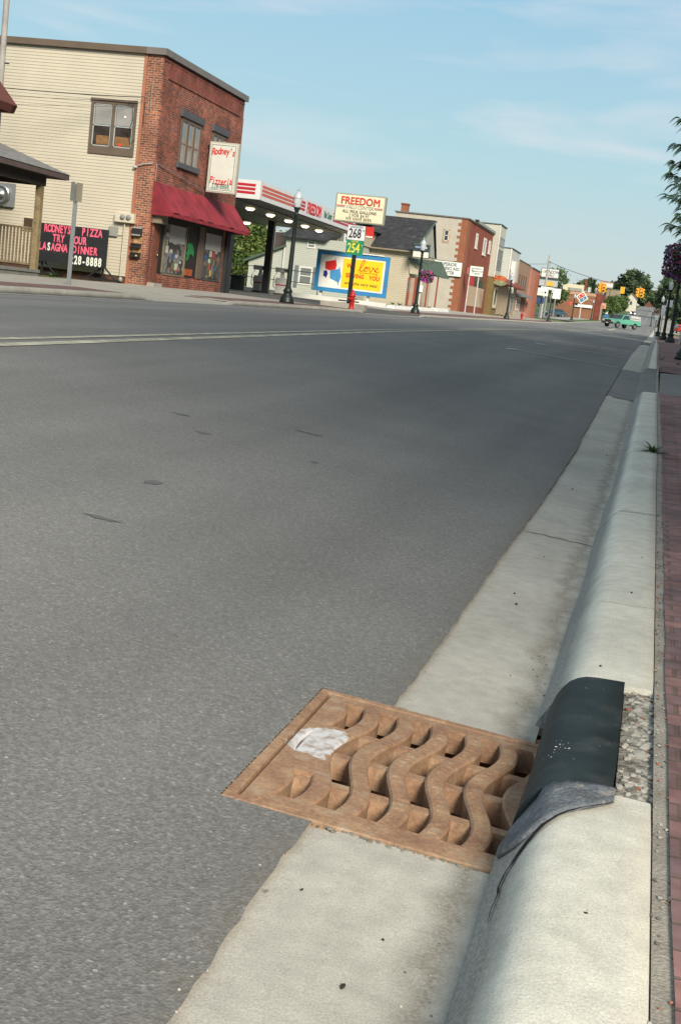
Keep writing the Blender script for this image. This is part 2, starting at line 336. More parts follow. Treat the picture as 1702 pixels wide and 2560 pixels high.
    nn = N(t, 'ShaderNodeTexNoise'); nn.inputs['Scale'].default_value = 130; nn.inputs['Detail'].default_value = 5; l(co.outputs['Object'], nn.inputs[0])
    bp = N(t, 'ShaderNodeBump'); bp.inputs['Strength'].default_value = bump; bp.inputs['Distance'].default_value = .004; l(nn.outputs[0], bp.inputs['Height']); l(bp.outputs[0], b.inputs['Normal'])
    MATS[name] = m; return m
ASP = asphalt()
CON_G = concrete('gutter_concrete', (.47, .45, .40), (.19, .165, .13), -.26, -.215)
CON_K = concrete('kerb_concrete', (.68, .66, .575), (.19, .185, .185), -.36, -.125, sf=(.55, .9), na=.035)  # dark band on the face: scuff dirt, deepened with painted shade
CON_S = concrete('pavement_concrete', (.34, .32, .28), bump=.15)
CON_D = mat('drive_concrete', (.20, .20, .19), .85, .12, 2, fine=.12, fscale=90)
BRK_R = brickmat('brick_pavers', (.30, .165, .15), (.185, .125, .13), (.17, .12, .10), .205, .102, .007, floor=True, dark=.8, bump=.7)
BRK_L = brickmat('brick_paver_strip', (.19, .10, .085), (.13, .08, .075), (.15, .12, .10), .205, .102, .008, floor=True)
GRASS = mat('grass', (.07, .10, .03), .9, .35, 1.5, fine=.4, fscale=30)
DIRT = mat('dirt', (.16, .13, .095), .95, .3, 3, fine=.4, fscale=60)
WHITE = mat('white_paint', (.72, .72, .70), .5, .06, 4)
LINE = mat('road_line_paint', (.42, .40, .31), .8, .3, 3, col2=(.26, .25, .22), mask=(.52, .68), mscale=14)
BLACK = mat('black_paint', (.018, .020, .022), .4, .2, 5)

# ------------------------------------------------------------------ ground
def sh(x, y):
    k = max(0, min(1, (x+3.2)/2.2)); return k*ip(y, [0, 12, 20, 30, 60, 130], [0, 0, -.05, -.09, -.17, -.4])
ysn = frange(-3, 12, 250); ysf = [12.4+.5*i for i in range(40)]+[33+3*i for i in range(10)]+[62.5+4*i for i in range(45)]+[245+15*i for i in range(38)]+[815, 860, 950, 1100]
ys = sorted(ysn+ysf+[2.672, 3.605])
xs = [-11.9, -10, -8, -5.6, -4, -2.6, -1.6, -1.1, -.810, -.70, -.63, -.588]
rr = random.Random(3)
def jx(i, j, y):
    s = sh(xs[i], y)
    if i == len(xs)-1: s += (rr.uniform(-.005, .005)+.004*math.sin(y*1.7)+.0015*math.sin(y*9.7)) if not 2.5 < y < 3.7 else 0
    return s
struct(sheet('road', ASP, xs, ys, lambda x, y: zr(x, y)+.004, lambda x, y: x > -.811 and 2.672 < y < 3.605, jx))
gx = [-.64, -.5, -.4, -.3, -.22, -.168]
gy = sorted(set([y for y in ys if y < 330]))
def gs(x): return -.074*max(0, x+.60) if x > -.63 else -.012
def gz(x, y): return zr(-.5, y)+gs(x)
struct(sheet('gutter_pan', CON_G, gx, gy, gz, lambda x, y: 2.672 < y < 3.605 or 60 < y < 72 or 19.8 < y < 28.5, lambda i, j, y: sh(gx[i], y)))
struct(sheet('dropped_gutter', CON_D, gx, [19.6]+frange(19.8, 28.6, 22), gz, None, lambda i, j, y: sh(gx[i], y)))
# gutter joints and cracks
g = B()
for y in (7.27, 13.4, 20.0, 28.4, 36, 46): 
    n = 10
    for k in range(n):
        x0 = -.585+.4*k/n; x1 = -.585+.4*(k+1)/n; a = y+.012*math.sin(k*2.3+y); b = y+.012*math.sin((k+1)*2.3+y)
        z = zr(-.5, y)+.0022+gs(x0); s0 = sh(x0, y)
        z1_ = z+gs(x1)-gs(x0); g.quad((x0+s0, a-.006, z), (x1+s0, b-.006, z1_), (x1+s0, b+.006, z1_), (x0+s0, a+.006, z))
struct(g.build('gutter_joint', mat('joint_dirt', (.05, .042, .03), .95, .3, 9)))
# right kerb
def khr(y): return min(1, max(.12, max((20.15-y)/.5, min((y-28.1)/.5, (60.4-y)/.5), (y-72)/.8)))
prof = [(-.184, -.06), (-.180, -.036), (-.168, -.005), (-.148, .030), (-.130, .060), (-.113, .088), (-.098, .110), (-.082, .126), (-.062, .137), (-.035, .143), (.02, .145), (.09, .145), (.140, .142), (.149, .12), (.149, -.06)]
def kerb_seg(g, y0, y1, n):
    vs = []; fs = []; m = len(prof)
    yy = frange(y0, y1, n)
    for j, y in enumerate(yy):
        e = .004 if j in (0, n) else 0
        for i, (x, z) in enumerate(prof):
            wob = .005*math.sin(y*1.3+i*.15)+.0025*math.sin(y*3.3)
            h = khr(y)
            zz = (z*h if z > 0 else z)-(e if z > .1 else 0)
            vs.append((x+sh(x, y)+(wob if i < m-3 else 0), y, zr(-.5, y)+zz))
    for j in range(n):
        for i in range(m-1): fs.append((j*m+i, j*m+i+1, (j+1)*m+i+1, (j+1)*m+i))
    g.add(vs, fs, True); g.add(vs[:m], [list(range(m))]); g.add(vs[-m:], [list(range(m))])
g = B()
for a, b, n in ((-2, 2.765, 40), (3.79, 7.66, 30), (7.672, 11.49, 26), (11.502, 15.3, 16), (15.312, 19.9, 16), (28.45, 32.4, 10), (32.41, 36.2, 8), (36.21, 48, 12), (48.01, 60.4, 14), (72, 100, 20), (100.01, 158, 12)): kerb_seg(g, a, b, n)
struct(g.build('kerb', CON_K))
g = B(); kerb_seg(g, 19.9, 28.45, 44); struct(g.build('dropped_kerb', CON_D))
g = B(); rj = random.Random(8)
for yj, i0_ in ((7.666, 0), (11.496, 3), (15.306, 0), (4.95, 7)):
    for i in range(i0_, len(prof)-2):
        (xa, za), (xb, zb) = prof[i], prof[i+1]; w_ = rj.uniform(.004, .009) if yj != 4.95 else .0015; k_ = .03*math.sin(i*.8) if i < 8 else .012*math.sin(i*1.7)
        k2_ = .03*math.sin((i+1)*.8) if i+1 < 8 else .012*math.sin((i+1)*1.7)
        o_ = .003; nx_, nz_ = -(zb-za), (xb-xa); ln_ = math.hypot(nx_, nz_) or 1; nx_, nz_ = nx_/ln_*o_, nz_/ln_*o_
        wv_ = .005*math.sin(yj*1.3+i*.15)+.0025*math.sin(yj*3.3)
        g.quad((xa+nx_+wv_+sh(xa, yj), yj+k_-w_, za+nz_+zr(-.5, yj)), (xb+nx_+wv_+sh(xb, yj), yj+k2_-w_, zb+nz_+zr(-.5, yj)), (xb+nx_+wv_+sh(xb, yj), yj+k2_+w_, zb+nz_+zr(-.5, yj)), (xa+nx_+wv_+sh(xa, yj), yj+k_+w_, za+nz_+zr(-.5, yj)))
struct(g.build('kerb_joint', MATS['joint_dirt']))
# mortar strip and brick pavement right
g = B(); yb = frange(-2, 19.3, 120)
MORT = mat('old_mortar', (.34, .31, .265), .95, .25, 6, bump=.5, bscale=110, fine=.18, fscale=140)
struct(sheet('paving_edge_strip', MORT, [.146, .158, .170, .19], frange(-2, 60, 420), lambda x, y: zr(-.5, y)+.137*khr(y), None, lambda i, j, y: sh(0, y)+(.005*math.sin(y*7)+rr.uniform(-.004, .004) if i > 1 else 0)))
struct(sheet('brick_pavement', BRK_R, [.180, .5, 1, 2, 4.6], frange(-2, 19.6, 60), lambda x, y: zr(-.5, y)+.147*khr(y)-.003, None, lambda i, j, y: (sh(0, y)+rr.uniform(-.004, .004) if i == 0 else 0)))
struct(sheet('driveway', CON_D, [.14, .5, 1, 2, 4.6, 12], frange(19.5, 28.9, 20), lambda x, y: zr(-.5, y)+.03+max(0, x-.2)*.05))
struct(sheet('brick_pavement', BRK_R, [.05, .5, 1, 2, 4.6], frange(28.3, 60.2, 30), lambda x, y: zr(-.5, y)+.147*khr(y)-.003))
struct(sheet('side_street', ASP, [-.75, .5, 4, 12, 40], frange(60.3, 72.2, 8), lambda x, y: zr(-.5, y)+.006+max(0, x)*.01))
struct(sheet('brick_pavement', BRK_R, [-.1, .5, 2, 5], frange(72, 158, 20), lambda x, y: zr(-.5, y)+.147*khr(y)-.003))
struct(sheet('far_pavement', CON_S, [-.6, 1.6, 3.2], frange(185, 700, 30), lambda x, y: zr(-.5, y)+.14))

# left kerb, pavement, brick strip, forecourt
yl = frange(-2, 165, 334)+frange(193, 330, 30)
struct(sheet('far_kerb', mat('far_kerb_concrete', (.33, .32, .28), .85, .15, 2, fine=.1, fscale=30), [-12.06, -12.02, -11.93, -11.90, -11.90001], yl,
    lambda x, y: (ip(y, YT, ZL)+kh(y)+.004) if x < -11.905 else (ip(y, YT, ZL)+(kh(y) if x < -11.90000 and x > -11.9000005 else -.01))))
struct(sheet('far_gutter', CON_D, [-11.9, -11.45], yl, lambda x, y: zr(x, y)+.009))
struct(sheet('pavement', CON_S, [-17.35, -15, -13.5, -12.05], frange(-2, 52.4, 100)+frange(52.5, 165, 100), lambda x, y: zw(x, y)))
brs = B()
def bstrip(y0, y1, xa=-13.35, xb=-12.08): 
    return struct(sheet('brick_strip', BRK_L, [xa, xb], frange(y0, y1, max(4, int((y1-y0)*2))), lambda x, y: zw(x, y)+.005))
bstrip(18, 29.6); bstrip(35.2, 51.8); bstrip(66, 92, -13.6); bstrip(92, 160, -13.6)
struct(sheet('forecourt', mat('old_asphalt', (.085, .083, .08), .9, .2, 1.5, fine=.3, fscale=50), [-40, -25, -17.35, -13.9, -12.06], frange(50.35, 66, 16), lambda x, y: (zw(x, y) if x > -17.3 else ip(y, YW, ZW)+(-17.3-x)*.006)+.009))
# terrain
def zt(x, y):
    if -17.35 < x < -11.9 and y < 180: return zw(x, y)-.3
    if x < -11.9: return zw(min(x, -17.3), y)-.06 if y < 180 else ip(y, YW, ZW)-.06+min(0, (x+20)*.0)
    if x > .14: return ip(y, YT, ZR)-.25 if y < 180 else ip(y, YT, ZR)+.1
    return ip(y, YT, ZR)-.45 if y < 180 else ip(y, YT, ZR)-.35
xt = [-900, -400, -150, -60, -30, -17.4, -12.3, -11.8, -.9, .3, 5, 30, 100, 300, 700]
struct(sheet('ground', GRASS, xt, sorted(frange(-60, 2.2, 6)+[2.25, 4]+frange(6, 260, 50)+frange(275, 1500, 50)), zt, lambda x, y: -1 < x < .4 and 2.2 < y < 4.1))
# cross street at the traffic lights
struct(sheet('cross_street', ASP, [-60, -30, -17, -11.9], frange(182, 193, 4), lambda x, y: ip(y, YW, ZW)-.02))
# road lines
g = B()
def ln(x0, x1, y0, y1, n, dz=.009):
    for i in range(n):
        a = y0+(y1-y0)*i/n; b = y0+(y1-y0)*(i+1)/n
        g.quad((x0, a, zr(x0, a)+dz), (x1, a, zr(x1, a)+dz), (x1, b, zr(x1, b)+dz), (x0, b, zr(x0, b)+dz))
ln(-5.72, -5.60, 3, 128, 60); ln(-5.48, -5.36, 3, 128, 60)
ln(-8.2, -8.1, 200, 700, 40); ln(-4.6, -4.5, 200, 700, 40); ln(-11.1, -11.0, 200, 700, 40); ln(-5.4, -5.1, 140, 160, 8)
struct(g.build('centre_line', LINE))
g = B()
for y in (28.6, 34.9, 40.7):
    xa = {28.6: -3.09, 34.9: -3.03, 40.7: -3.05}[y]
    for i in range(6):
        x0 = xa+(2.35)*i/6; x1 = xa+2.35*(i+1)/6
        g.quad((x0, y-.05, zr(x0, y)+.012), (x1, y-.05, zr(x1, y)+.012), (x1, y+.05, zr(x1, y)+.016), (x0, y+.05, zr(x0, y)+.016))
    g.quad((xa-.12, y-.3, zr(xa, y-.3)+.011), (xa+.12, y-.3, zr(xa, y-.3)+.011), (xa+.12, y+.3, zr(xa, y+.3)+.011), (xa-.12, y+.3, zr(xa, y+.3)+.011))
g2 = B()
for x in (-9.5, -3.5):
    pass
struct(g.build('parking_line', mat('parking_paint', (.45, .45, .42), .8, .2, 6)))
# tar smears on the asphalt
g = B(); rs = random.Random(5)
for x, y, a, b in ((-2.35, 6.0, .05, .10), (-2.17, 5.0, .10, .03), (-3.2, 8.6, .08, .05), (-2.8, 8.0, .07, .05), (-2.4, 9.2, .12, .04), (-2.0, 7.9, .03, .05)):
    n = 14; z = zr(x, y)+.0065
    vs = [(x, y, z+.0005)]+[(x+a*math.cos(2*math.pi*k/n)*rs.uniform(.4, 1.1), y+b*math.sin(2*math.pi*k/n)*rs.uniform(.3, 1.1), 0) for k in range(n)]
    vs = [vs[0]]+[(p[0], p[1], zr(p[0], p[1])+.0065) for p in vs[1:]]
    g.add(vs, [(0, k+1, (k+1) % n+1) for k in range(n)])
struct(g.build('tar_smear', mat('tar', (.115, .115, .115), .75, .2, 30)))

# ------------------------------------------------------------------ storm drain
def rustmat():
    m = bpy.data.materials.new('rusty_iron'); m.use_nodes = True; t = m.node_tree; b = t.nodes['Principled BSDF']; l = t.links.new
    b.inputs['Roughness'].default_value = .8; b.inputs['Specular IOR Level'].default_value = .3
    co = N(t, 'ShaderNodeTexCoord')
    n1 = N(t, 'ShaderNodeTexNoise'); n1.inputs['Scale'].default_value = 9; n1.inputs['Detail'].default_value = 9; n1.inputs['Roughness'].default_value = .7; l(co.outputs['Object'], n1.inputs[0])
    rp = N(t, 'ShaderNodeValToRGB'); e = rp.color_ramp.elements
    e[0].position = .28; e[0].color = (.23, .125, .085, 1); e[1].position = .75; e[1].color = (.44, .30, .19, 1); q = e.new(.5); q.color = (.33, .20, .122, 1)
    l(n1.outputs[0], rp.inputs[0])
    n2 = N(t, 'ShaderNodeTexNoise'); n2.inputs['Scale'].default_value = 90; n2.inputs['Detail'].default_value = 4; l(co.outputs['Object'], n2.inputs[0])
    r2 = N(t, 'ShaderNodeMapRange'); r2.inputs[1].default_value = .3; r2.inputs[2].default_value = .7; r2.inputs[3].default_value = .8; r2.inputs[4].default_value = 1.2; l(n2.outputs[0], r2.inputs[0])
    sc = N(t, 'ShaderNodeVectorMath', operation='SCALE'); l(rp.outputs[0], sc.inputs[0]); l(r2.outputs[0], sc.inputs['Scale'])
    # grey worn dust
    n3 = N(t, 'ShaderNodeTexNoise'); n3.inputs['Scale'].default_value = 14; n3.inputs['Detail'].default_value = 8; l(co.outputs['Object'], n3.inputs[0])
    r3 = N(t, 'ShaderNodeMapRange'); r3.inputs[1].default_value = .55; r3.inputs[2].default_value = .72; r3.inputs[4].default_value = .55; l(n3.outputs[0], r3.inputs[0])
    m1 = N(t, 'ShaderNodeMixRGB'); l(r3.outputs[0], m1.inputs[0]); l(sc.outputs[0], m1.inputs[1]); m1.inputs[2].default_value = (.42, .35, .26, 1)
    # splash of white paint on the left plate
    dv = N(t, 'ShaderNodeVectorMath', operation='SUBTRACT'); l(co.outputs['Object'], dv.inputs[0]); dv.inputs[1].default_value = (-.690, 3.168, .012)
    ds = N(t, 'ShaderNodeVectorMath', operation='MULTIPLY'); l(dv.outputs[0], ds.inputs[0]); ds.inputs[1].default_value = (1.12, .82, 7.0)
    le = N(t, 'ShaderNodeVectorMath', operation='LENGTH'); l(ds.outputs[0], le.inputs[0])
    n4 = N(t, 'ShaderNodeTexNoise'); n4.inputs['Scale'].default_value = 16; n4.inputs['Detail'].default_value = 6; l(co.outputs['Object'], n4.inputs[0])
    ma = N(t, 'ShaderNodeMath', operation='MULTIPLY_ADD'); l(n4.outputs[0], ma.inputs[0]); ma.inputs[1].default_value = .14; l(le.outputs['Value'], ma.inputs[2])
    r4 = N(t, 'ShaderNodeMapRange'); r4.inputs[1].default_value = .158; r4.inputs[2].default_value = .168; r4.inputs[3].default_value = .93; r4.inputs[4].default_value = 0; l(ma.outputs[0], r4.inputs[0])
    m2 = N(t, 'ShaderNodeMixRGB'); l(r4.outputs[0], m2.inputs[0]); l(m1.outputs[0], m2.inputs[1]); n9 = N(t, 'ShaderNodeTexNoise'); n9.inputs['Scale'].default_value = 38; n9.inputs['Detail'].default_value = 8; l(co.outputs['Object'], n9.inputs[0])
    r9 = N(t, 'ShaderNodeValToRGB'); r9.color_ramp.elements[0].position = .36; r9.color_ramp.elements[0].color = (.38, .33, .29, 1); r9.color_ramp.elements[1].position = .56; r9.color_ramp.elements[1].color = (.64, .64, .66, 1); l(n9.outputs[0], r9.inputs[0]); l(r9.outputs[0], m2.inputs[2])
    l(m2.outputs[0], b.inputs['Base Color'])
    n5 = N(t, 'ShaderNodeTexNoise'); n5.inputs['Scale'].default_value = 160; n5.inputs['Detail'].default_value = 6; l(co.outputs['Object'], n5.inputs[0])
    bp = N(t, 'ShaderNodeBump'); bp.inputs['Strength'].default_value = .5; bp.inputs['Distance'].default_value = .003; l(n5.outputs[0], bp.inputs['Height']); l(bp.outputs[0], b.inputs['Normal'])
    MATS['rusty_iron'] = m; return m
RUST = rustmat()
dr = thing('storm_drain_grate', (-.48, 3.1, 0), 'rusty cast iron storm drain grate with wavy bars, splashed with white paint beside the kerb', 'drain grate')
X0, X1, Y0, Y1 = -.808, -.128, 2.675, 3.604
g = B(); zt_, zb = .020, -.05
# frame: outer angle and inner lip, with a shadow groove between
for a in ((X0, X1, Y0, Y0+.028), (X0, X1, Y1-.028, Y1), (X0, X0+.028, Y0+.028, Y1-.028), (X1-.02, X1, Y0+.028, Y1-.028)): g.box(*a, zb-.04, zt_)
g.build('frame', RUST, dr, .003)
g = B(); i0, i1, j0, j1 = X0+.033, X1-.024, Y0+.033, Y1-.033
def wv(y): return .028*math.cos(2*math.pi*(y-3.43)/.572)
hy0, hy1 = 2.765, 3.525
zz = .010
def strip(g, xl, xr, ya, yb, n=48, z0=-.055, z1=.018, dome=0):
    vs = []; fs = []
    for j in range(n+1):
        y = ya+(yb-ya)*j/n; a, b = xl(y), xr(y)
        q = .006
        vs += [(a+.004, y, z0), (a, y, z1-q), (a+q, y, z1), (b-q, y, z1), (b, y, z1-q), (b-.004, y, z0)]
    for j in range(n):
        for i in range(5): fs.append((j*6+i, j*6+i+1, (j+1)*6+i+1, (j+1)*6+i))
        fs.append((j*6+5, j*6, (j+1)*6, (j+1)*6+5))
    fs += [(0, 1, 2, 3, 4, 5), tuple(n*6+i for i in (5, 4, 3, 2, 1, 0))]
    g.add(vs, fs, False)
bars = [-.652+.1*k for k in range(6)]
for k, c in enumerate(bars):
    if c > -.14: continue
    strip(g, lambda y: c-.0255+wv(y), lambda y: c+.0255+wv(y), hy0-.012, hy1+.012)
    # cast ticks along the two right-hand bars
strip(g, lambda y: i0, lambda y: -.752+.0255+wv(y)+.004, j0, j1, 60)
g.box(i0+.05, i1, j0, hy0, -.05, .0176); g.box(i0+.05, i1, hy1, j1, -.05, .0176)
strip(g, lambda y: -.745, lambda y: -.66+wv(y), 2.945, 3.31, 20, -.05, .0174)
for k in (2, 3, 4):
    for q in range(26):
        y = 2.79+.028*q
        if (q*7+k*3) % 5 == 0: continue
        c = bars[k]+wv(y); g.box(c-.010, c+.010, y-.003, y+.003, .0175, .0202)
g.build('wavy_bar_plate', RUST, dr)
for yc in (3.325, 3.14, 2.94):
    g = B(); g.hexa([(-.74, yc-.026, -.052), (-.14, yc-.032, -.052), (-.14, yc+.012, -.052), (-.74, yc+.016, -.052)], [(-.74, yc-.020, .006), (-.14, yc-.024, .006), (-.14, yc+.010, .006), (-.74, yc+.014, .006)])
    g.build('cross_bar', RUST, dr)
# catch basin under it: sloping rusty throat and dark chamber
for ch in dr.children:      # the whole casting tips towards the kerb with the gutter
    for v in ch.data.vertices: v.co.z -= .070*(v.co.x+.80)
bs = B()
bs.box(-.90, -.8095, 2.5, 3.7, -1.0, .010); bs.box(-.8095, -.6, 3.606, 3.7, -1.0, .0035); bs.box(-.8095, -.6, 2.5, 2.671, -1.0, .000); bs.box(-.6, -.4, 3.606, 3.7, -1.0, -.018); bs.box(-.4, -.25, 3.606, 3.7, -1.0, -.03); bs.box(-.25, .16, 3.606, 3.7, -1.0, -.044); bs.box(-.6, .16, 2.5, 2.671, -1.0, -.065); bs.box(.10, .2, 2.6, 3.6, -1.0, -.02); bs.box(-.9, .2, 2.5, 3.7, -1.1, -1.0)
bs.hexa([(-.809, 2.672, -.16), (-.11, 2.672, -.5), (-.11, 3.605, -.5), (-.809, 3.605, -.16)], [(-.809, 2.672, -.12), (-.11, 2.672, -.22), (-.11, 3.605, -.19), (-.809, 3.605, -.09)])
struct(bs.build('catch_basin', mat('rusty_throat', (.30, .17, .10), .9, .4, 12, fine=.3, fscale=80)))
# dirt packed round the frame
g = B(); rs = random.Random(9)
for (ax, ay, bx_, by) in ((-.811, 2.675, -.811, 3.6), (-.81, 3.607, -.2, 3.607), (-.81, 2.668, -.2, 2.668)):
    n = 60
    for k in range(n):
        t = k/n; x = ax+(bx_-ax)*t; y = ay+(by-ay)*t; g.ico((x+rs.uniform(-.006, .006), y+rs.uniform(-.008, .008), .016-.072*(x+.8)), rs.uniform(.003, .008), .25, 1, (1, 1, .35))
tag(g.build('grit', mat('grit', (.24, .22, .18), .95, .4, 60)), 'grey grit and sand packed round the edge of the rusty drain grate', 'grit', kind='stuff')

# kerb inlet hood (dark painted iron) with mortar wedge and rubble behind
hd_ = thing('kerb_inlet_hood', (-.03, 3.3, 0), 'dark slate-blue painted curved iron hood replacing the kerb behind the drain grate', 'kerb hood')
DK = mat('slate_paint', (.022, .034, .038), .62, .3, 7, fine=.25, fscale=260, bump=.15, bscale=220, spec=.22, col2=(.06, .068, .068), mask=(.55, .8), mscale=9)
hp = [(-.150, .022), (-.146, .045), (-.135, .078), (-.120, .106), (-.102, .127), (-.080, .141), (-.054, .149), (-.02, .152), (.058, .153), (.060, .10), (.060, .0), (-.09, -.02), (-.12, .0)]
vs = []; fs = []; m = len(hp); yy = frange(2.835, 3.785, 30)
for y in yy:
    for i, (x, z) in enumerate(hp): vs.append((x-.018*max(0, (3.1-y))+.004*(y-3.1)*(i < 6), y, z))
for j in range(30):
    for i in range(m): fs.append((j*m+i, j*m+(i+1) % m, (j+1)*m+(i+1) % m, (j+1)*m+i))
g = MB().add(vs, fs, True); g.add(vs[:m], [list(range(m))]); g.add(vs[-m:], [list(range(m))]); g.cur = 1; rs = random.Random(4)
for k in range(26):
    x, y = rs.gauss(-.085, .016), rs.gauss(3.12, .035)
    z = ip(x, [-.15, -.12, -.09, -.05, 0], [.03, .106, .136, .150, .152]); g.ico((x, y, z+.0006), rs.uniform(.0012, .004), .2, 1, (1, 1, .2))
for k in range(6): x = rs.uniform(-.11, .04); g.ico((x, rs.uniform(2.9, 3.7), ip(x, [-.15, -.12, -.09, -.05, 0], [.03, .106, .136, .150, .1535])), rs.uniform(.001, .0025), .2, 1, (1, 1, .2))
g.build('hood_plate', [DK, mat('paint_drip', (.6, .6, .58), .7)], hd_)
g = B()   # mortar wedge: rounded end running down to the concrete crack
MW = mat('dark_mortar', (.14, .155, .175), .85, .3, 14, bump=.6, bscale=90, fine=.3, fscale=120, col2=(.28, .27, .25), mask=(.55, .7), mscale=26)
vs = []; fs = []; nn = 14
edge = [(-.165, 2.68), (-.150, 2.645), (-.130, 2.61), (-.110, 2.592), (-.09, 2.594), (-.07, 2.612), (-.045, 2.650), (-.015, 2.688), (.02, 2.722), (.06, 2.765)]
def kz(x, y=0): return ip(x, [-.180, -.168, -.148, -.130, -.113, -.098, -.082, -.062, -.035, .02, .14], [-.036, -.005, .03, .06, .088, .110, .126, .137, .143, .145, .142])
for (x, ye) in edge:
    for k in range(8):
        t = k/7; y = ye+(2.838-ye)*t; xx = x+.012*t*(x < -.1)
        vs.append((xx, y, kz(x)+.003+.004*math.sin(x*60+y*40)*(1-t)+.004*t))
for i in range(len(edge)-1):
    for k in range(7): fs.append((i*8+k, i*8+k+1, (i+1)*8+k+1, (i+1)*8+k))
o = MB().add(vs, fs, True).build('mortar_wedge', MW, hd_); sm = o.modifiers.new('s', 'SOLIDIFY'); sm.thickness = .010
# kerb stub under wedge
g = B(); kerbp = [(x, z-.004) for x, z in prof]
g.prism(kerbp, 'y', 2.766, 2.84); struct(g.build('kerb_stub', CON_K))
g = B(); g.prism([(.062, -.02), (.062, .118), (.1, .124), (.149, .12), (.149, -.02)], 'y', 2.84, 3.79); struct(g.build('broken_kerb_bed', mat('broken_bed', (.40, .38, .33), .95, .25, 12, bump=1, bscale=60, fine=.3, fscale=90, col2=(.20, .18, .15), mask=(.5, .6), mscale=30)))
g = B(); rs = random.Random(11)
for k in range(260):
    x = rs.uniform(.066, .150); y = rs.uniform(2.8, 3.80); r = rs.choice([.003, .004, .005, .006, .008, .010])
    g.cur = rs.choice([0, 0, 0, 0, 0, 0, 1, 1, 1, 1, 0, 0, 1, 2]) if r < .009 else 0
    g.ico((x, y, .121+r*.2), r, .28, 1, (1, 1.25, .55))
for x, y, a in ((.105, 3.62, .022), (.12, 3.5, .018), (.10, 3.38, .020), (.128, 3.30, .026), (.115, 3.22, .03), (.09, 3.56, .014), (.12, 3.06, .014), (.10, 2.86, .018), (.125, 2.84, .016), (.085, 3.45, .012), (.13, 3.7, .02)):
    g.cur = 0; g.ico((x, y, .120), a, .25, 1, (.8, 1.3, .42))
tag(g.build('rubble', [mat('pale_rubble', (.46, .44, .39), .9, .15, 40), mat('dark_rubble', (.16, .15, .13), .9, .3, 40), mat('red_rubble', (.40, .15, .09), .9, .2, 40)]), 'crumbled pale concrete and pebbles between the dark hood and the brick paving', 'rubble', kind='stuff')
g = B(); rs = random.Random(12)
for k in range(420):
    y = rs.choice([rs.uniform(1.7, 8), rs.uniform(1.7, 19)]); x = rs.gauss(.155, .006) if rs.random() < .6 else rs.gauss(.180, .006); r = rs.uniform(.0018, .005)
    g.cur = rs.choice([0, 0, 1, 1, 0, 1, 2]); g.ico((x+sh(0, y), y, zr(-.5, y)+.140), r, .28, 1, (1, 1.2, .6))
for k in range(330):
    y = rs.uniform(1.7, 9); x = rs.choice([rs.gauss(-.60, .03), rs.gauss(-.24, .03)]); g.cur = rs.choice([0, 1]); g.ico((x, y, zr(-.5, y)+.002+gs(x)+(.004 if x < -.58 else 0)), rs.uniform(.0012, .0035), .3, 1, (1, 1.2, .6)) if not 2.57 < y < 3.63 else None
tag(g.build('loose_grit', [MATS['pale_rubble'], MATS['dark_rubble'], MATS['red_rubble']]), 'loose grit lying in the joints of the kerb and gutter', 'grit', kind='stuff')
g = B(); rs = random.Random(31)
for x, y, r in ((-.44, 5.55, .012), (-.41, 5.35, .010), (-.33, 2.25, .006), (-.52, 2.35, .005), (-.45, 9.6, .012), (-.30, 12.2, .012), (-.40, 6.6, .006), (-.36, 2.05, .007), (.05, 5.2, .010), (.03, 2.2, .004), (.08, 6.1, .007), (-.02, 3.95, .006)):
    zz_ = zr(-.5, y)+(.146 if x > -.05 else gs(x)+.002)
    g.ico((x, y, zz_+r*.15), r, .3, 1, (rs.uniform(.4, 1), rs.uniform(.6, 1.6), .3))
tag(g.build('street_debris', [mat('debris_dark', (.035, .03, .022), .9, .3, 40)]), 'dark seeds and small bits of litter dropped on the gutter and kerb', 'debris', kind='stuff')
# crack in the kerb beside the wedge and cracked corner
g = B(); pts = [(.06, 2.762), (.03, 2.728), (0, 2.70), (-.03, 2.664), (-.055, 2.632), (-.078, 2.596), (-.098, 2.566), (-.110, 2.545), (-.120, 2.525), (-.124, 2.505), (-.133, 2.49), (-.139, 2.44), (-.136, 2.40), (-.142, 2.34), (-.140, 2.28)]
wd = [.001, .002, .002, .004, .006, .009, .012, .012, .009, .006, .005, .004, .003, .002, .0006]
def ko(x, y): w_ = .005*math.sin(y*1.3)+.0025*math.sin(y*3.3); q_ = max(0, min(1, (-.09-x)/.05)); return (x+w_-.006*q_, y, kz(x)+.006*(1-q_)+.0035)
for i in range(len(pts)-1):
    (a, b), (c, e) = pts[i], pts[i+1]; dx, dy = c-a, e-b; n_ = math.hypot(dx, dy); px_, py_n = -dy/n_, dx/n_
    g.quad(ko(a+px_*wd[i]*.5, b+py_n*wd[i]), ko(c+px_*wd[i+1]*.5, e+py_n*wd[i+1]), ko(c-px_*wd[i+1]*.5, e-py_n*wd[i+1]), ko(a-px_*wd[i]*.5, b-py_n*wd[i]))
struct(g.build('kerb_crack', mat('crack_dark', (.012, .011, .010), .95)))
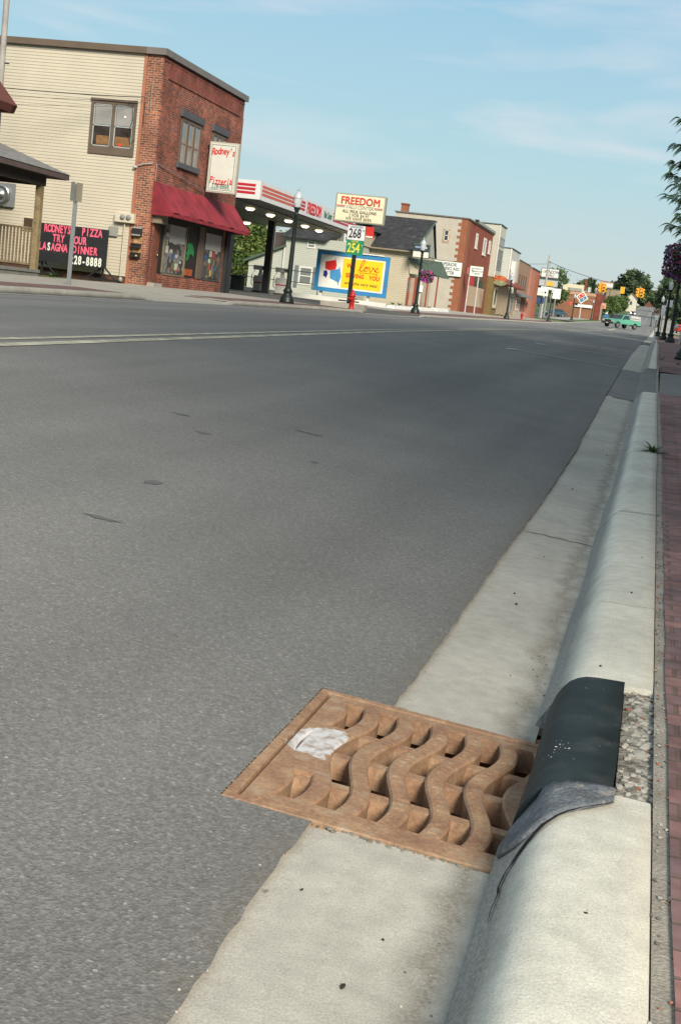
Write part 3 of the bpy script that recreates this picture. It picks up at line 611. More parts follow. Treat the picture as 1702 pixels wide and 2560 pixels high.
# weeds
def weed(x, y, z, n, L, label, seed=1, name='weed'):
    rs = random.Random(seed); g = B()
    for k in range(n):
        a = rs.uniform(0, 2*math.pi); l_ = L*rs.uniform(.5, 1); e = rs.uniform(.2, 1.0); w_ = l_*.07
        p = Vector((x, y, z)); dx, dy = math.cos(a), math.sin(a); q = []
        for i in range(4):
            t = i/3; q.append((p+Vector((dx*l_*t*math.cos(e*(1-t*.6)), dy*l_*t*math.cos(e*(1-t*.6)), l_*(math.sin(e)*t-.35*t*t))), w_*(1-t)))
        for i in range(3):
            (p0, w0), (p1, w1) = q[i], q[i+1]; nx, ny = -dy, dx
            g.quad(p0-Vector((nx, ny, 0))*w0, p1-Vector((nx, ny, 0))*w1, p1+Vector((nx, ny, 0))*w1, p0+Vector((nx, ny, 0))*w0)
    return tag(g.build(name, mat('weed_green', (.065, .12, .03), .7, .3, 8)), label, 'weed')
weed(.10, 11.6, zr(-.5, 11.6)+.143, 70, .19, 'green weed growing from the joint behind the kerb, beside the brick paving', 2)
weed(-.09, 14.5, zr(-.5, 14.5)+.10, 12, .10, 'tiny weed in the face of the kerb past the big weed', 3)
weed(.15, 33, zrw(33)+.01, 24, .2, 'small weed at the kerb back on the second stretch of paving', 4)
weed(.52, 31, zrw(31)+.01, 24, .2, 'low weed in the brick paving short of the first lamp post', 5)

# ================================================================== BUILDINGS AND STREET
def P(face, pl, a, z, o): return (pl+o, a, z) if face == 'x' else (a, pl-o, z)
def fbox(g, face, pl, a0, a1, z0, z1, o0, o1):
    if face == 'x': return g.box(pl+o0, pl+o1, a0, a1, z0, z1)
    return g.box(a0, a1, pl-o1, pl-o0, z0, z1)
def window(par, face, pl, a0, a1, z0, z1, fm, pm, fw=.06, rail=True, mull=0, out=.05, name='window', sill=None, curtain=None, pout=.012):
    g = B()
    fbox(g, face, pl, a0, a0+fw, z0, z1, 0, out); fbox(g, face, pl, a1-fw, a1, z0, z1, 0, out)
    fbox(g, face, pl, a0+fw, a1-fw, z1-fw, z1, 0, out); fbox(g, face, pl, a0+fw, a1-fw, z0, z0+fw, 0, out)
    zm = (z0+z1)/2
    for k in range(mull):
        am = a0+(a1-a0)*(k+1)/(mull+1); fbox(g, face, pl, am-fw*.5, am+fw*.5, z0+fw, z1-fw, 0, out-.005)
    if rail: fbox(g, face, pl, a0+fw, a1-fw, zm-fw*.35, zm+fw*.35, 0, out-.012)
    f = g.build(name, fm, par)
    g = B(); fbox(g, face, pl, a0+fw*.9, a1-fw*.9, z0+fw*.9, z1-fw*.9, 0, pout); g.build('pane', pm, f)
    if curtain:
        c, cm = curtain; g = B(); fbox(g, face, pl, a0+fw*1.1, a1-fw*1.1, z1-fw-(z1-z0)*c, z1-fw, pout, pout+.004); g.build('blind', cm, f)
    if sill: g = B(); fbox(g, face, pl, a0-.08, a1+.08, z0-sill[0], z0, 0, sill[1]); g.build('sill', sill[2], f)
    return f
def clap(g, face, pl, a0, a1, z0, z1, pitch=.105, lip=.012):
    n = max(1, int(round((z1-z0)/pitch))); p = (z1-z0)/n
    for k in range(n):
        za = z0+k*p; zb = za+p
        A, B_, C_, D_ = P(face, pl, a0, za, lip), P(face, pl, a1, za, lip), P(face, pl, a1, zb, 0), P(face, pl, a0, zb, 0)
        E_, F_ = P(face, pl, a0, za, 0), P(face, pl, a1, za, 0)
        g.add([A, B_, C_, D_, E_, F_], [(0, 1, 2, 3), (4, 5, 1, 0)])
GL = glassmat()
GLs = glassmat('pale_window_glass', (.16, .18, .19), .12)
BLIND = mat('grey_blind', (.34, .34, .33), .8, .06, 3)
CREAM = mat('cream_siding', (.48, .435, .345), .6, .05, .8, spec=.25)
BROWN = mat('brown_trim', (.115, .085, .062), .6, .1, 2)
CAPM = mat('grey_brown_cap', (.15, .135, .125), .5, .1, 2)
RBRK = brickmat('red_brick', (.30, .070, .035), (.10, .035, .03), (.22, .15, .12), dark=.9)
LITBRK = brickmat('sunlit_brick', (.31, .10, .05), (.14, .05, .035), (.30, .23, .17), dark=.6)  # front brick made lighter and more orange, sunlight painted into the return
SLATE = mat('slate_lintel', (.075, .078, .09), .8, .15, 8)
DBRN = mat('terracotta_trim', (.32, .13, .075), .6, .12, 3)

# ---------- pizzeria
pz = thing('pizzeria_building', (-20, 46, .9), 'two storey building with cream siding and a red brick shop front under a maroon awning', 'building')
g = B(); clap(g, 'y', 41.7, -33, -17.95, 1.12, 8.5, .1055, .014); g.box(-33, -17.95, 41.7, 50.3, 1.12, 8.5)
g.build('side_wall', CREAM, pz)
bx('foundation', mat('brown_foundation', (.09, .045, .03), .9, .3, 5), pz, -33, -17.95, 41.73, 50.3, .4, 1.12)
bx('corner_trim', DBRN, pz, -17.985, -17.88, 41.66, 41.76, .6, 8.5)
g = B(); g.box(-17.88, -17.30, 41.70, 50.3, .4, 8.5); g.build('brick_front', RBRK, pz)
g = B(); g.box(-17.878, -17.31, 41.69, 41.70, .4, 8.5); g.build('brick_return', LITBRK, pz)
# corbel band of upright bricks
g = B(); g.box(-17.30, -17.275, 42.15, 49.75, 7.90, 8.36); g.box(-17.3, -17.262, 42.1, 49.8, 7.84, 7.90); g.box(-17.3, -17.265, 41.72, 50.25, 8.36, 8.43)
g.build('brick_band', brickmat('soldier_brick', (.27, .07, .045), (.17, .045, .035), (.15, .09, .07), .075, .24, .010, dark=.6), pz)
for q in ((41.72, 42.12), (49.8, 50.28)): bx('brick_pilaster', RBRK, pz, -17.3, -17.27, *q, .9, 7.84)
g = B(); g.box(-33.1, -17.18, 41.56, 50.42, 8.505, 8.72); g.build('roof_cap', CAPM, pz)
g = B(); g.box(-33.1, -17.9, 41.55, 41.56, 8.507, 8.715); g.build('fascia', BROWN, pz)
# side double window
f = B()
for a0, a1 in ((-19.76, -19.66), (-18.20, -18.10)): f.box(a0, a1, 41.64, 41.7, 5.12, 6.92)
f.box(-19.66, -18.20, 41.645, 41.7, 6.78, 6.92); f.box(-19.66, -18.20, 41.645, 41.7, 5.12, 5.38); f.box(-18.99, -18.87, 41.645, 41.7, 5.38, 6.78)
f.box(-19.78, -18.08, 41.60, 41.64, 6.88, 6.95)
fo = f.build('side_window_frame', BROWN, pz)
for a0, a1, c in ((-19.66, -18.99, .0), (-18.87, -18.20, .5)):
    g = B(); z0, z1 = 5.38, 6.78
    for q in ((a0, a0+.035, z0, z1), (a1-.035, a1, z0, z1), (a0, a1, z1-.035, z1), (a0, a1, z0, z0+.035), (a0, a1, 6.05, 6.085)): g.box(q[0], q[1], 41.665, 41.70, q[2], q[3])
    g.build('sash', mat('pale_sash', (.34, .38, .37), .5), fo)
    g = B(); g.box(a0+.01, a1-.01, 41.685, 41.70, z0, z1); g.build('pane', mat('dim_room_glass', (.035, .025, .02), .25, .5, 4, spec=.3), fo)
    g = B(); g.box(a0+.05, a1-.05, 41.679, 41.684, (6.1 if c else 6.1), z1-.04); g.build('blind', mat('window_blind', (.26, .25, .24), .9), fo)
    g = B(); g.box(a0+.06+(.1 if not c else 0), a1-.06, 41.676, 41.684, z0+.06, z0+.36); g.build('carton', mat('cardboard', (.19, .10, .04), .8, .3, 6), fo)
g = B(); g.ico((-18.64, 41.672, 5.47), .09, .3, 1, (1, .1, .7)); g.build('red_cloth', mat('red_cloth', (.5, .06, .03), .8), fo)
g = B(); g.lathe([(0, 0), (.045, 0), (.045, .02)], 0, 0, 0, 10); g.v = [(-18.5+x, 41.668-z*.2, 6.42+y) for x, y, z in g.v]; g.build('window_disc', WHITE, fo)
# upper front windows
for y0, y1 in ((43.72, 45.66), (46.98, 48.46)):
    g = B(); g.box(-17.3, -17.20, y0-.12, y1+.16, 6.86, 7.10); g.build('lintel', SLATE, pz)
    g = B(); g.box(-17.3, -17.255, y0, y1, 6.72, 6.86)
    n = 3
    for k in range(n+1):
        yc = y0+(y1-y0)*k/n; g.box(-17.3, -17.245, max(y0, yc-.07), min(y1, yc+.07), 5.3, 6.72)
    fo = g.build('window_frame', BROWN, pz)
    g = B(); g.box(-17.3, -17.288, y0+.05, y1-.05, 5.3, 6.72); g.build('pane', GLs, fo)
    g = B()
    for k in range(n): 
        ya = y0+(y1-y0)*k/n+.07; yb = y0+(y1-y0)*(k+1)/n-.07; g.box(-17.29, -17.262, ya, yb, 5.96, 6.01); g.box(-17.29, -17.27, ya, ya+.04, 5.3, 6.7); g.box(-17.29, -17.27, yb-.04, yb, 5.3, 6.7)
    g.build('sash', mat('tan_sash', (.25, .2, .14), .6), fo)
    g = B(); g.box(-17.3, -17.2, y0-.1, y1+.12, 5.12, 5.3); g.build('sill', SLATE, pz)
# shop front: dark recess zone, windows, door, low brick wall
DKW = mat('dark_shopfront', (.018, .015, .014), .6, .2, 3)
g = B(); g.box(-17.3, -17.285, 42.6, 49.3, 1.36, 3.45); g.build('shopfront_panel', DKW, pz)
SHELF = mat('shop_goods', (.20, .20, .195), .7, .5, 3.2, col2=(.035, .03, .028), mask=(.48, .56), mscale=3.2)
for a0, a1, bm_ in ((43.1, 45.15, SHELF), (47.2, 49.1, mat('shop_dark_goods', (.055, .05, .045), .6, .6, 3, col2=(.16, .13, .09), mask=(.55, .6), mscale=3.5))):
    g = B(); g.box(-17.3, -17.275, a0, a1, 1.42, 3.12); f_ = g.build('shop_window', bm_, pz)
    g = B(); g.box(-17.275, -17.262, a0+.5 if a0 < 44 else a0, a1, 2.5, 3.12); g.build('blind', BLIND, f_)
    g = B()
    for q in ((a0-.05, a0, 1.36, 3.16), (a1, a1+.06, 1.36, 3.16)): g.box(-17.3, -17.22, *q)
    g.box(-17.3, -17.215, a0-.05, a1+.06, 1.33, 1.40); g.build('frame', mat('tan_frame', (.16, .135, .09) if a0 < 44 else (.05, .055, .055), .5) if a0 < 44 else mat('dark_frame', (.05, .055, .055), .5), f_)
    # small coloured posters and goods
    rs = random.Random(int(a0)); cols = [(.42, .40, .36), (.35, .05, .04), (.42, .30, .05), (.05, .09, .22), (.45, .45, .42), (.10, .16, .06)]
    for k in range(16):
        y = rs.uniform(a0+.1, a1-.35); z = rs.uniform(1.45, 2.75); w_, h_ = rs.uniform(.1, .35), rs.uniform(.08, .3); ci = rs.randrange(6)
        g = B(); g.box(-17.274, -17.266-.0005*k, y, y+w_, z, min(3.05, z+h_)); g.build('poster', mat('poster_colour_%d' % ci, cols[ci], .7, .2, 10), f_)
# green cut-out flame in the doorway and orange box
g = B(); g.prism([(45.45, 1.95), (45.62, 2.05), (45.70, 2.2), (45.95, 2.22), (46.1, 2.12), (46.15, 2.3), (46.0, 2.5), (45.86, 2.62), (45.75, 2.6), (45.55, 2.62), (45.42, 2.5), (45.5, 2.35), (45.4, 2.2), (45.5, 2.1)], 'x', -17.28, -17.262); g.build('green_cutout', mat('green_cutout', (.02, .22, .06), .6), pz)
bx('orange_box', mat('orange_box', (.30, .07, .02), .7, .3, 6), pz, -17.28, -17.262, 45.35, 46.15, 1.42, 1.66)
bx('shop_post', BROWN, pz, -17.3, -17.235, 46.55, 47.1, 1.36, 3.3)
bx('downspout', mat('dark_pipe', (.03, .03, .032), .5), pz, -17.3, -17.18, 49.62, 49.76, .95, 3.6)
bx('corner_post', BLACK, pz, -17.3, -17.15, 49.8, 50.3, .95, 3.9)
g = B(); g.box(-17.3, -17.24, 42.9, 49.35, .88, 1.33); g.build('stall_riser', RBRK, pz)
dg_ = bx('door', mat('wood_door', (.16, .055, .03), .55, .3, 5), pz, -17.3, -17.272, 41.86, 42.56, 1.02, 2.95)
g = B(); g.box(-17.28, -17.25, 41.80, 41.86, .95, 3.02); g.box(-17.28, -17.25, 42.56, 42.62, .95, 3.02); g.box(-17.28, -17.25, 41.80, 42.62, 2.95, 3.02); g.build('frame', mat('wood_frame', (.11, .04, .025), .6), dg_)
g = B(); g.ico((-17.22, 42.47, 1.98), .035, 0, 1); g.build('handle', mat('brass', (.8, .6, .25), .25, metal=1), dg_)
bx('door_step', CON_S, pz, -17.30, -17.0, 41.85, 42.6, .82, 1.02)
bx('air_conditioner', mat('tan_ac', (.20, .17, .12), .6, .2, 8), pz, -17.3, -16.95, 41.9, 42.5, 3.04, 3.34)
# awning
AW = mat('maroon_canvas', (.21, .020, .030), .75, .35, 1.6, bump=.3, bscale=3)
g = B(); ya, yb, zt1, zf, xf = 41.72, 50.2, 4.42, 3.42, -16.52
n = 34; top = []; fr = []
for k in range(n+1):
    t = k/n; y = ya+(yb-ya)*t; w_ = .06*math.sin(k*1.3)+.04*math.sin(k*.6)
    top.append((-17.28, y, zt1-.01)); fr.append((xf+w_*.6, y-(.0), zf+w_*.3))
mid = [((a[0]+b[0])/2+.02*math.sin(i*2.3), a[1], (a[2]+b[2])/2-.035-.03*math.sin(i*1.3)) for i, (a, b) in enumerate(zip(top, fr))]
for k in range(n):
    g.quad(top[k], top[k+1], mid[k+1], mid[k]); g.quad(mid[k], mid[k+1], fr[k+1], fr[k])
# scalloped valance
ns = 46
for k in range(ns):
    y0 = ya+(yb-ya)*k/ns; y1 = ya+(yb-ya)*(k+1)/ns
    pts = [(y0+(y1-y0)*q/4, -.10-.045*math.sin(math.pi*q/4)) for q in range(5)]
    for q in range(4): g.quad((xf, pts[q][0], zf+.01), (xf, pts[q+1][0], zf+.01), (xf+.01, pts[q+1][0], zf+pts[q+1][1]), (xf+.01, pts[q][0], zf+pts[q][1]))
for y in (ya, yb):
    g.add([(-17.28, y, zt1-.01), (xf, y, zf), (-17.28, y, zf)], [(0, 1, 2)])
    for k in range(7):
        x0 = -17.28+(xf+17.28)*k/7; x1 = -17.28+(xf+17.28)*(k+1)/7
        pts = [(x0+(x1-x0)*q/4, -.10-.04*math.sin(math.pi*q/4)) for q in range(5)]
        for q in range(4): g.quad((pts[q][0], y, zf+.005), (pts[q+1][0], y, zf+.005), (pts[q+1][0], y, zf+pts[q+1][1]), (pts[q][0], y, zf+pts[q][1]))
aw = g.build('awning', AW, pz); md = aw.modifiers.new('s', 'SOLIDIFY'); md.thickness = .006
g = B()
g.tube([(xf-.02, 41.74, zf-.02), (xf-.02, 50.18, zf-.02)], .015, 6)
for y0 in (41.74, 43.9, 46.1, 48.2, 50.18): g.tube([(-17.3, y0, zf-.02), (xf-.02, y0, zf-.02)], .015, 6)
g.build('awning_bracket', mat('galvanised', (.30, .31, .31), .45, metal=.6), aw); g = B(); g.tube([(-17.32, 41.6, 4.95), (-17.25, 42, 4.98), (-17.2, 46.4, 4.6)], .012, 6); g.tube([(-17.27, 41.8, 4.98), (-17.27, 41.8, 4.42)], .014, 6)
g.build('awning_stay', mat('galvanised', (.30, .31, .31), .45, metal=.6), aw)
g = B(); g.tube([(-17.9, 41.62, 4.85), (-17.7, 41.6, 4.92), (-17.35, 41.62, 4.98)], .018, 6); g.ico((-17.95, 41.58, 4.8), .07, 0, 1, (1.4, .8, .7)); g.build('flood_lamp', mat('lamp_grey', (.42, .42, .40), .4), pz)
# side wall fittings
mb_ = bx('meter_box', mat('beige_metal', (.50, .46, .36), .5), pz, -18.50, -17.80, 41.50, 41.69, 2.92, 3.24, bevel=.01)
for x in (-18.20, -17.98):
    g = B(); g.lathe([(0, .06), (.05, .06), (.085, .045), (.09, 0)], 0, 0, 0, 14); g.v = [(x+a, 41.5-c_, 3.10+b_) for a, b_, c_ in g.v]; g.build('meter_dial', mat('meter_glass', (.22, .22, .21), .2), mb_)
bx('junction_box', mat('grey_metal_box', (.24, .24, .22), .5), pz, -18.72, -18.4, 41.60, 41.69, 2.42, 2.76, bevel=.02)
g = B(); g.tube([(-18.16, 41.62, 2.92), (-18.16, 41.62, 1.1)], .025, 8); g.tube([(-18.4, 41.63, 2.5), (-18.2, 41.63, 2.5)], .012, 6); g.build('conduit', mat('cream_pipe', (.50, .45, .35), .5), pz)
g = B(); g.lathe([(.03, 0), (.07, .02), (.07, .12), (.03, .16), (0, .16)], -18.12, 41.58, .92, 10); g.build('gas_meter', mat('meter_grey', (.3, .31, .3), .5), pz)
ex_ = bx('exhaust_fan', mat('galvanised_plate', (.22, .23, .24), .45, .1, 3, metal=.3), pz, -23.4, -22.35, 41.55, 41.69, 3.02, 3.82)
g = B(); g.lathe([(.38, 0), (.36, .08), (.26, .12), (.24, .10), (.20, .09), (.14, .17), (0, .2)], 0, 0, 0, 24); g.v = [(-22.82+a, 41.55-c_, 3.42+b_) for a, b_, c_ in g.v]; g.build('fan_cowl', mat('steel_cowl', (.45, .46, .46), .25, metal=.9), ex_)
wv_ = bx('wall_vent', mat('vent_trim', (.5, .45, .33), .6), pz, -21.95, -21.55, 41.63, 41.69, 2.3, 2.75)
bx('louvre', mat('vent_dark', (.06, .035, .02), .7), wv_, -21.92, -21.58, 41.62, 41.63, 2.33, 2.72)
# service cables in loops at the corner
CAB = mat('black_cable', (.02, .02, .02), .6)
g = B(); g.tube([(-17.98, 41.45, 7.05), (-17.85, 41.5, 7.1), (-17.78, 41.55, 7.0), (-17.8, 41.6, 6.2)], .012, 5); g.tube([(-18.35, 41.5, 6.95), (-18.2, 41.55, 6.8), (-18.2, 41.6, 6.3), (-18.32, 41.58, 5.9), (-18.2, 41.6, 5.55), (-18.05, 41.6, 5.7)], .010, 5); g.build('cable_loop', CAB, pz)
g = B(); g.tube([(-17.62, 41.63, 7.55), (-17.62, 41.63, 6.7)], .018, 6); g.build('conduit_riser', mat('grey_conduit', (.22, .2, .17), .6), pz)
# mailboxes (things)
MT = mat('mailbox_black', (.025, .025, .027), .4)
bx('mail_board', mat('bare_board', (.38, .22, .10), .8, .3, 8), pz, -17.80, -17.52, 41.665, 41.70, 1.85, 2.62)
for k, (z0, z1, lb) in enumerate(((2.52, 2.80, 'uppermost black mailbox with pale bands on the brick return of the pizzeria'), (2.12, 2.26, 'middle small black mailbox on the bare board'), (1.80, 1.95, 'lowest small black mailbox with a bright tag on the bare board'))):
    t = thing('mailbox', (-17.66, 41.6, z0), lb, 'mailbox', 'mailboxes on the pizzeria corner')
    bx('box_body', MT, t, -17.83, -17.50, 41.50, 41.664, z0, z1, bevel=.01)
    g = B(); g.hexa([(-17.84, 41.47, z1-.03), (-17.49, 41.47, z1-.03), (-17.49, 41.664, z1+.005), (-17.84, 41.664, z1+.005)], [(-17.84, 41.47, z1-.01), (-17.49, 41.47, z1-.01), (-17.49, 41.664, z1+.025), (-17.84, 41.664, z1+.025)]); g.build('lid', mat('silver_lid', (.45, .45, .44), .4, metal=.4) if k == 0 else MT, t)
    if k == 0: bx('silver_band', MATS['silver_lid'], t, -17.82, -17.51, 41.49, 41.50, z0+.01, z0+.05)
    if k == 2: bx('tag', mat('yellow_tag', (.6, .5, .2), .4), t, -17.62, -17.56, 41.49, 41.50, z0+.04, z0+.09)

# ---------- hanging pizzeria sign
SGC = mat('aged_sign_face', (.55, .55, .50), .5, .06, 2); SGE = mat('sign_cabinet', (.40, .38, .32), .5, .1, 3)
sg = thing('hanging_sign', (-16.6, 46.5, 4.6), 'white pizzeria cabinet sign with red lettering jutting out above the maroon awning', 'sign')
bx('cabinet', SGE, sg, -17.18, -16.04, 46.5, 46.78, 4.58, 6.43, bevel=.02)
bx('sign_face', SGC, sg, -17.12, -16.10, 46.485, 46.5, 4.64, 6.37)
GRN = mat('dark_green_ink', (.03, .13, .09), .6); RED = mat('red_ink', (.50, .03, .02), .55)
g = B()
for q in ((-17.08, -16.14, 6.31, 6.325), (-17.08, -16.14, 4.69, 4.705), (-17.08, -17.065, 4.705, 6.31), (-16.155, -16.14, 4.705, 6.31)): g.box(q[0], q[1], 46.478, 46.486, q[2], q[3])
g.build('green_border', GRN, sg)
for i, ch in enumerate("Rodney's"):
    text('lettering', ch, .36, (-17.0+.112*i, 46.48, 6.06+.045*math.sin(i*.45)), 'y', RED, sg, bold=.022, shear=.1, xs=.66)
for i, ch in enumerate("Pizzeria"):
    text('lettering', ch, .36, (-17.0+.112*i, 46.48, 5.03-.04*math.sin(i*.45)), 'y', RED, sg, bold=.022, shear=.1, xs=.66)
text('phone_number', '.228-8888.', .27, (-16.61, 46.48, 4.82), 'y', GRN, sg, bold=.005, xs=.62, sp=1.08)
g = B(); g.box(-17.3, -17.18, 46.6, 46.66, 6.2, 6.3); g.box(-17.3, -17.18, 46.6, 46.66, 4.7, 4.8); g.build('bracket', BLACK, sg)

# ---------- readerboard
rb = thing('readerboard_sign', (-19.9, 41.2, .95), 'black letter board with pink capitals advertising pizza, leaning stand against the cream siding', 'sign')
bx('letter_board', mat('board_black', (.016, .017, .02), .6, .1, 3), rb, -21.05, -18.55, 41.15, 41.28, 1.30, 2.60)
g = B()
for z in (1.64, 1.96, 2.27): g.box(-21.03, -18.57, 41.143, 41.15, z-.006, z+.006)
g.build('letter_rail', mat('rail_grey', (.045, .046, .05), .5), rb)
PINK = mat('pink_letter', (.75, .12, .20), .6); PW = mat('white_letter', (.70, .72, .66), .6)
def bl(s, x, z, m, size=.36, gap=.145):
    for i, ch in enumerate(s):
        if ch != ' ': text('board_letter', ch, size, (x+i*gap, 41.140, z), 'y', m, rb, bold=.03, xs=.60)
bl('RODNEYS', -20.82, 2.43, PINK); bl('PIZZA', -19.42, 2.43, PINK, gap=.155); bl('TRY', -20.47, 2.12, PINK, gap=.15); bl('OUR', -19.66, 2.12, PINK, gap=.155)
bl('LA', -20.98, 1.81, PINK, gap=.155); bl('S', -20.66, 1.81, PW); bl('AGNA', -20.50, 1.81, PINK, gap=.155); bl('DINNER', -19.70, 1.81, PINK, gap=.155); bl('228-8888', -19.77, 1.46, PW, .40, .148)
for x in (-20.95, -18.67):
    g = B(); g.box(x-.03, x+.03, 41.29, 41.34, .92, 2.5); g.tube([(x, 41.3, 1.35), (x-.55, 41.25, .95)], .03, 6); g.tube([(x+.05, 41.3, 1.35), (x+.5, 41.25, .95)], .03, 6); g.box(x-.75, x+.65, 41.2, 41.32, .90, .96)
    g.build('stand', BLACK, rb)

# ---------- street sign pole seen from behind
Zp = zw(-14.9, 31)
GALV = mat('galvanised_steel', (.30, .31, .31), .4, .1, 6, metal=.5)
sp_ = thing('street_sign_post', (-14.93, 31, Zp), 'grey steel sign post with two small plates seen edge-on, on the left pavement', 'sign post')
g = B(); g.box(-14.985, -14.955, 30.985, 31.015, .5, 3.30); g.box(-14.905, -14.875, 30.985, 31.015, .5, 3.30); g.box(-14.955, -14.905, 31.0, 31.012, .5, 3.30); g.build('channel_post', GALV, sp_)
g = B(); g.hexa([(-15.07, 30.97, 2.87), (-14.93, 30.90, 2.87), (-14.93, 30.91, 2.87), (-15.07, 30.98, 2.87)], [(-15.07, 30.97, 3.35), (-14.93, 30.90, 3.35), (-14.93, 30.91, 3.35), (-15.07, 30.98, 3.35)]); g.build('sign_plate', mat('plate_back', (.36, .37, .36), .4, metal=.5), sp_)
g = B(); g.hexa([(-14.90, 30.93, 2.87), (-14.81, 31.10, 2.87), (-14.80, 31.09, 2.87), (-14.89, 30.92, 2.87)], [(-14.90, 30.93, 3.34), (-14.81, 31.10, 3.34), (-14.80, 31.09, 3.34), (-14.89, 30.92, 3.34)]); g.build('sign_plate', mat('plate_tan', (.20, .18, .14), .5), sp_)

# ---------- porch house at the left edge
hs = thing('porch_house', (-21, 33, .8), 'cream house at the left edge with a grey porch roof, timber post and red-brown eaves', 'house')
bx('wall', CREAM, hs, -30, -20.15, 26, 35.2, .5, 6.0)
g = B(); pr = [(-19.55, 5.50), (-19.45, 5.72), (-24.5, 11.2), (-24.5, 10.9)]
g.prism(pr, 'y', 25.5, 36.0); g.prism([(-19.55, 5.50), (-19.45, 5.72), (-20.2, 6.5), (-20.4, 5.5)], 'y', 35.8, 36.0); g.build('roof', mat('red_brown_wood', (.11, .035, .025), .7, .15, 4), hs)
g = B(); g.add([(-17.72, 26, 3.90), (-17.72, 36.35, 3.90), (-19.9, 34.2, 4.75), (-19.9, 26, 4.75)], [(0, 1, 2, 3)]); g.add([(-17.72, 36.35, 3.90), (-22.2, 36.35, 3.90), (-19.9, 34.2, 4.75)], [(0, 1, 2)])
o = g.build('porch_roof', mat('grey_shingle', (.17, .165, .16), .85, .25, 6, fine=.3, fscale=30), hs)
g = B(); g.box(-17.80, -17.74, 26, 36.3, 3.74, 3.895); g.box(-22.2, -17.80, 36.24, 36.3, 3.74, 3.895); g.build('fascia', mat('fascia_brown', (.085, .06, .055), .7), hs)
g = B(); g.box(-18.2, -18.02, 26, 35.4, 3.45, 3.73); g.box(-21, -18.2, 35.2, 35.4, 3.45, 3.73); g.box(-20.2, -17.8, 26, 36.24, 3.73, 3.76); g.build('beam', mat('dark_beam', (.03, .022, .018), .8), hs)
TIM = mat('treated_timber', (.20, .155, .085), .85, .25, 4, fine=.2, fscale=20)
bx('post', TIM, hs, -18.22, -18.04, 35.16, 35.34, .8, 3.45)
g = B(); g.box(-20.2, -18.2, 35.2, 35.29, 2.17, 2.23); g.box(-20.2, -18.2, 35.22, 35.26, 1.12, 1.18)
k = 0; x = -20.1
while x < -18.25: g.box(x, x+.045, 35.22, 35.265, 1.18, 2.17); x += .112
g.build('railing', mat('weathered_timber', (.17, .125, .075), .85, .3, 5), hs)
g = B(); g.box(-20.4, -18.0, 26, 35.4, .93, 1.02); g.box(-20.4, -18.03, 26, 35.36, .78, .93); g.build('deck', mat('grey_deck', (.19, .185, .17), .85, .15, 4), hs)
weed(-18.1, 36.4, zw(-18.1, 36.4), 60, .35, 'clump of weeds at the foot of the porch post by the letter board', 8)
weed(-20.35, 41.5, .95, 30, .4, 'tall thin weed growing against the siding below the letter board', 9)

# ---------- utility pole at the left frame edge and its wires
up = thing('utility_pole', (-20.3, 36.5, .9), 'pale timber utility pole cut off by the top left edge of the photo', 'utility pole')
g = B(); g.tube([(-20.42, 36.6, .8), (-20.38, 36.6, 11)], [.10, .085], 12); g.build('pole', mat('grey_pole_wood', (.30, .29, .27), .85, .15, 3), up)
g = B(); g.tube([(-20.25, 36.5, 7.0), (-20.1, 36.5, 7.0)], .02, 6); g.build('bolt', BLACK, up)
def cable(pts, r, lb):
    return tag(MB().tube(pts, r, 5).build('overhead_cable', CAB), lb, 'cable')
def sag(a, b, s, n=14):
    a, b = Vector(a), Vector(b); return [a.lerp(b, i/n)-Vector((0, 0, s*4*(i/n)*(1-i/n))) for i in range(n+1)]
cable(sag((-26, 37.2, 6.55), (-17.98, 41.45, 7.06), .12), .016, 'thicker black service cable running to the top corner of the pizzeria')
cable(sag((-26, 38, 6.3), (-18.0, 41.5, 6.95), .12), .007, 'thin cable just below the thick one in front of the cream siding')
cable(sag((-26, 38, 5.8), (-18.0, 41.5, 6.75), .05), .005, 'lowest and faintest cable in front of the cream siding')

# ================================================================== GAS STATION
CW = mat('canopy_white', (.60, .61, .62), .4, .04, 2); CR_ = mat('canopy_red', (.42, .02, .03), .45, .05, 3); CRo = mat('faded_red', (.50, .10, .06), .45, .05, 3)
ct = thing('fuel_canopy', (-21, 62, .95), 'white fuel station canopy with red stripes and lit lamps beneath it', 'canopy')
cx0, cx1, cy0, cy1, cz0, cz1 = -25.5, -17.0, 52.55, 71.0, 4.88, 5.70
bx('fascia_body', CW, ct, cx0, cx1, cy0, cy1, cz0+.05, cz1)
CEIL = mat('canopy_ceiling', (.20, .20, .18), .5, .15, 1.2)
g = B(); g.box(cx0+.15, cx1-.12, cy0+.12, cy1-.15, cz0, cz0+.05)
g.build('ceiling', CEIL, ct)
for k, (z0, z1) in enumerate(((5.44, 5.55), (5.28, 5.39), (5.12, 5.23))):
    g = B(); g.box(cx0+.1, cx1-.22, cy0-.006, cy0, z0, z1); g.build('red_stripe', CR_, ct)
    g = B(); g.box(cx1, cx1+.006, cy0+.25, 57.5, z0, z1); g.build('red_stripe', CRo, ct)
    g = B(); g.box(cx1, cx1+.006, 57.5, 59.6, z0, z1); g.build('red_stripe', CR_, ct); bx('red_stripe', CR_, ct, cx1, cx1+.006, 65.0, 70.8, z0, z1)
text('lettering', 'FREEDOM', .74, (cx1+.008, 61.25, 5.30), 'x', CR_, ct, bold=.025, xs=.80)
text('lettering', 'Valu Center', .46, (cx1+.008, 63.9, 5.30), 'x', GRN, ct, bold=.02, xs=.72, shear=.3)
for x in (-17.15, -25.35):
    for k in range(12): pass
g = B()
for x in (-18, -20.2, -22.4, -24.4): g.box(x-.06, x+.06, cy0+.15, cy1-.2, cz0-.05, cz0)
g.build('ceiling_rib', mat('rib_grey', (.14, .14, .13), .5), ct)
LAMP = mat('lit_lamp', (.9, .88, .8), .4, 0, 1, emit=(1, .86, .62), est=5)
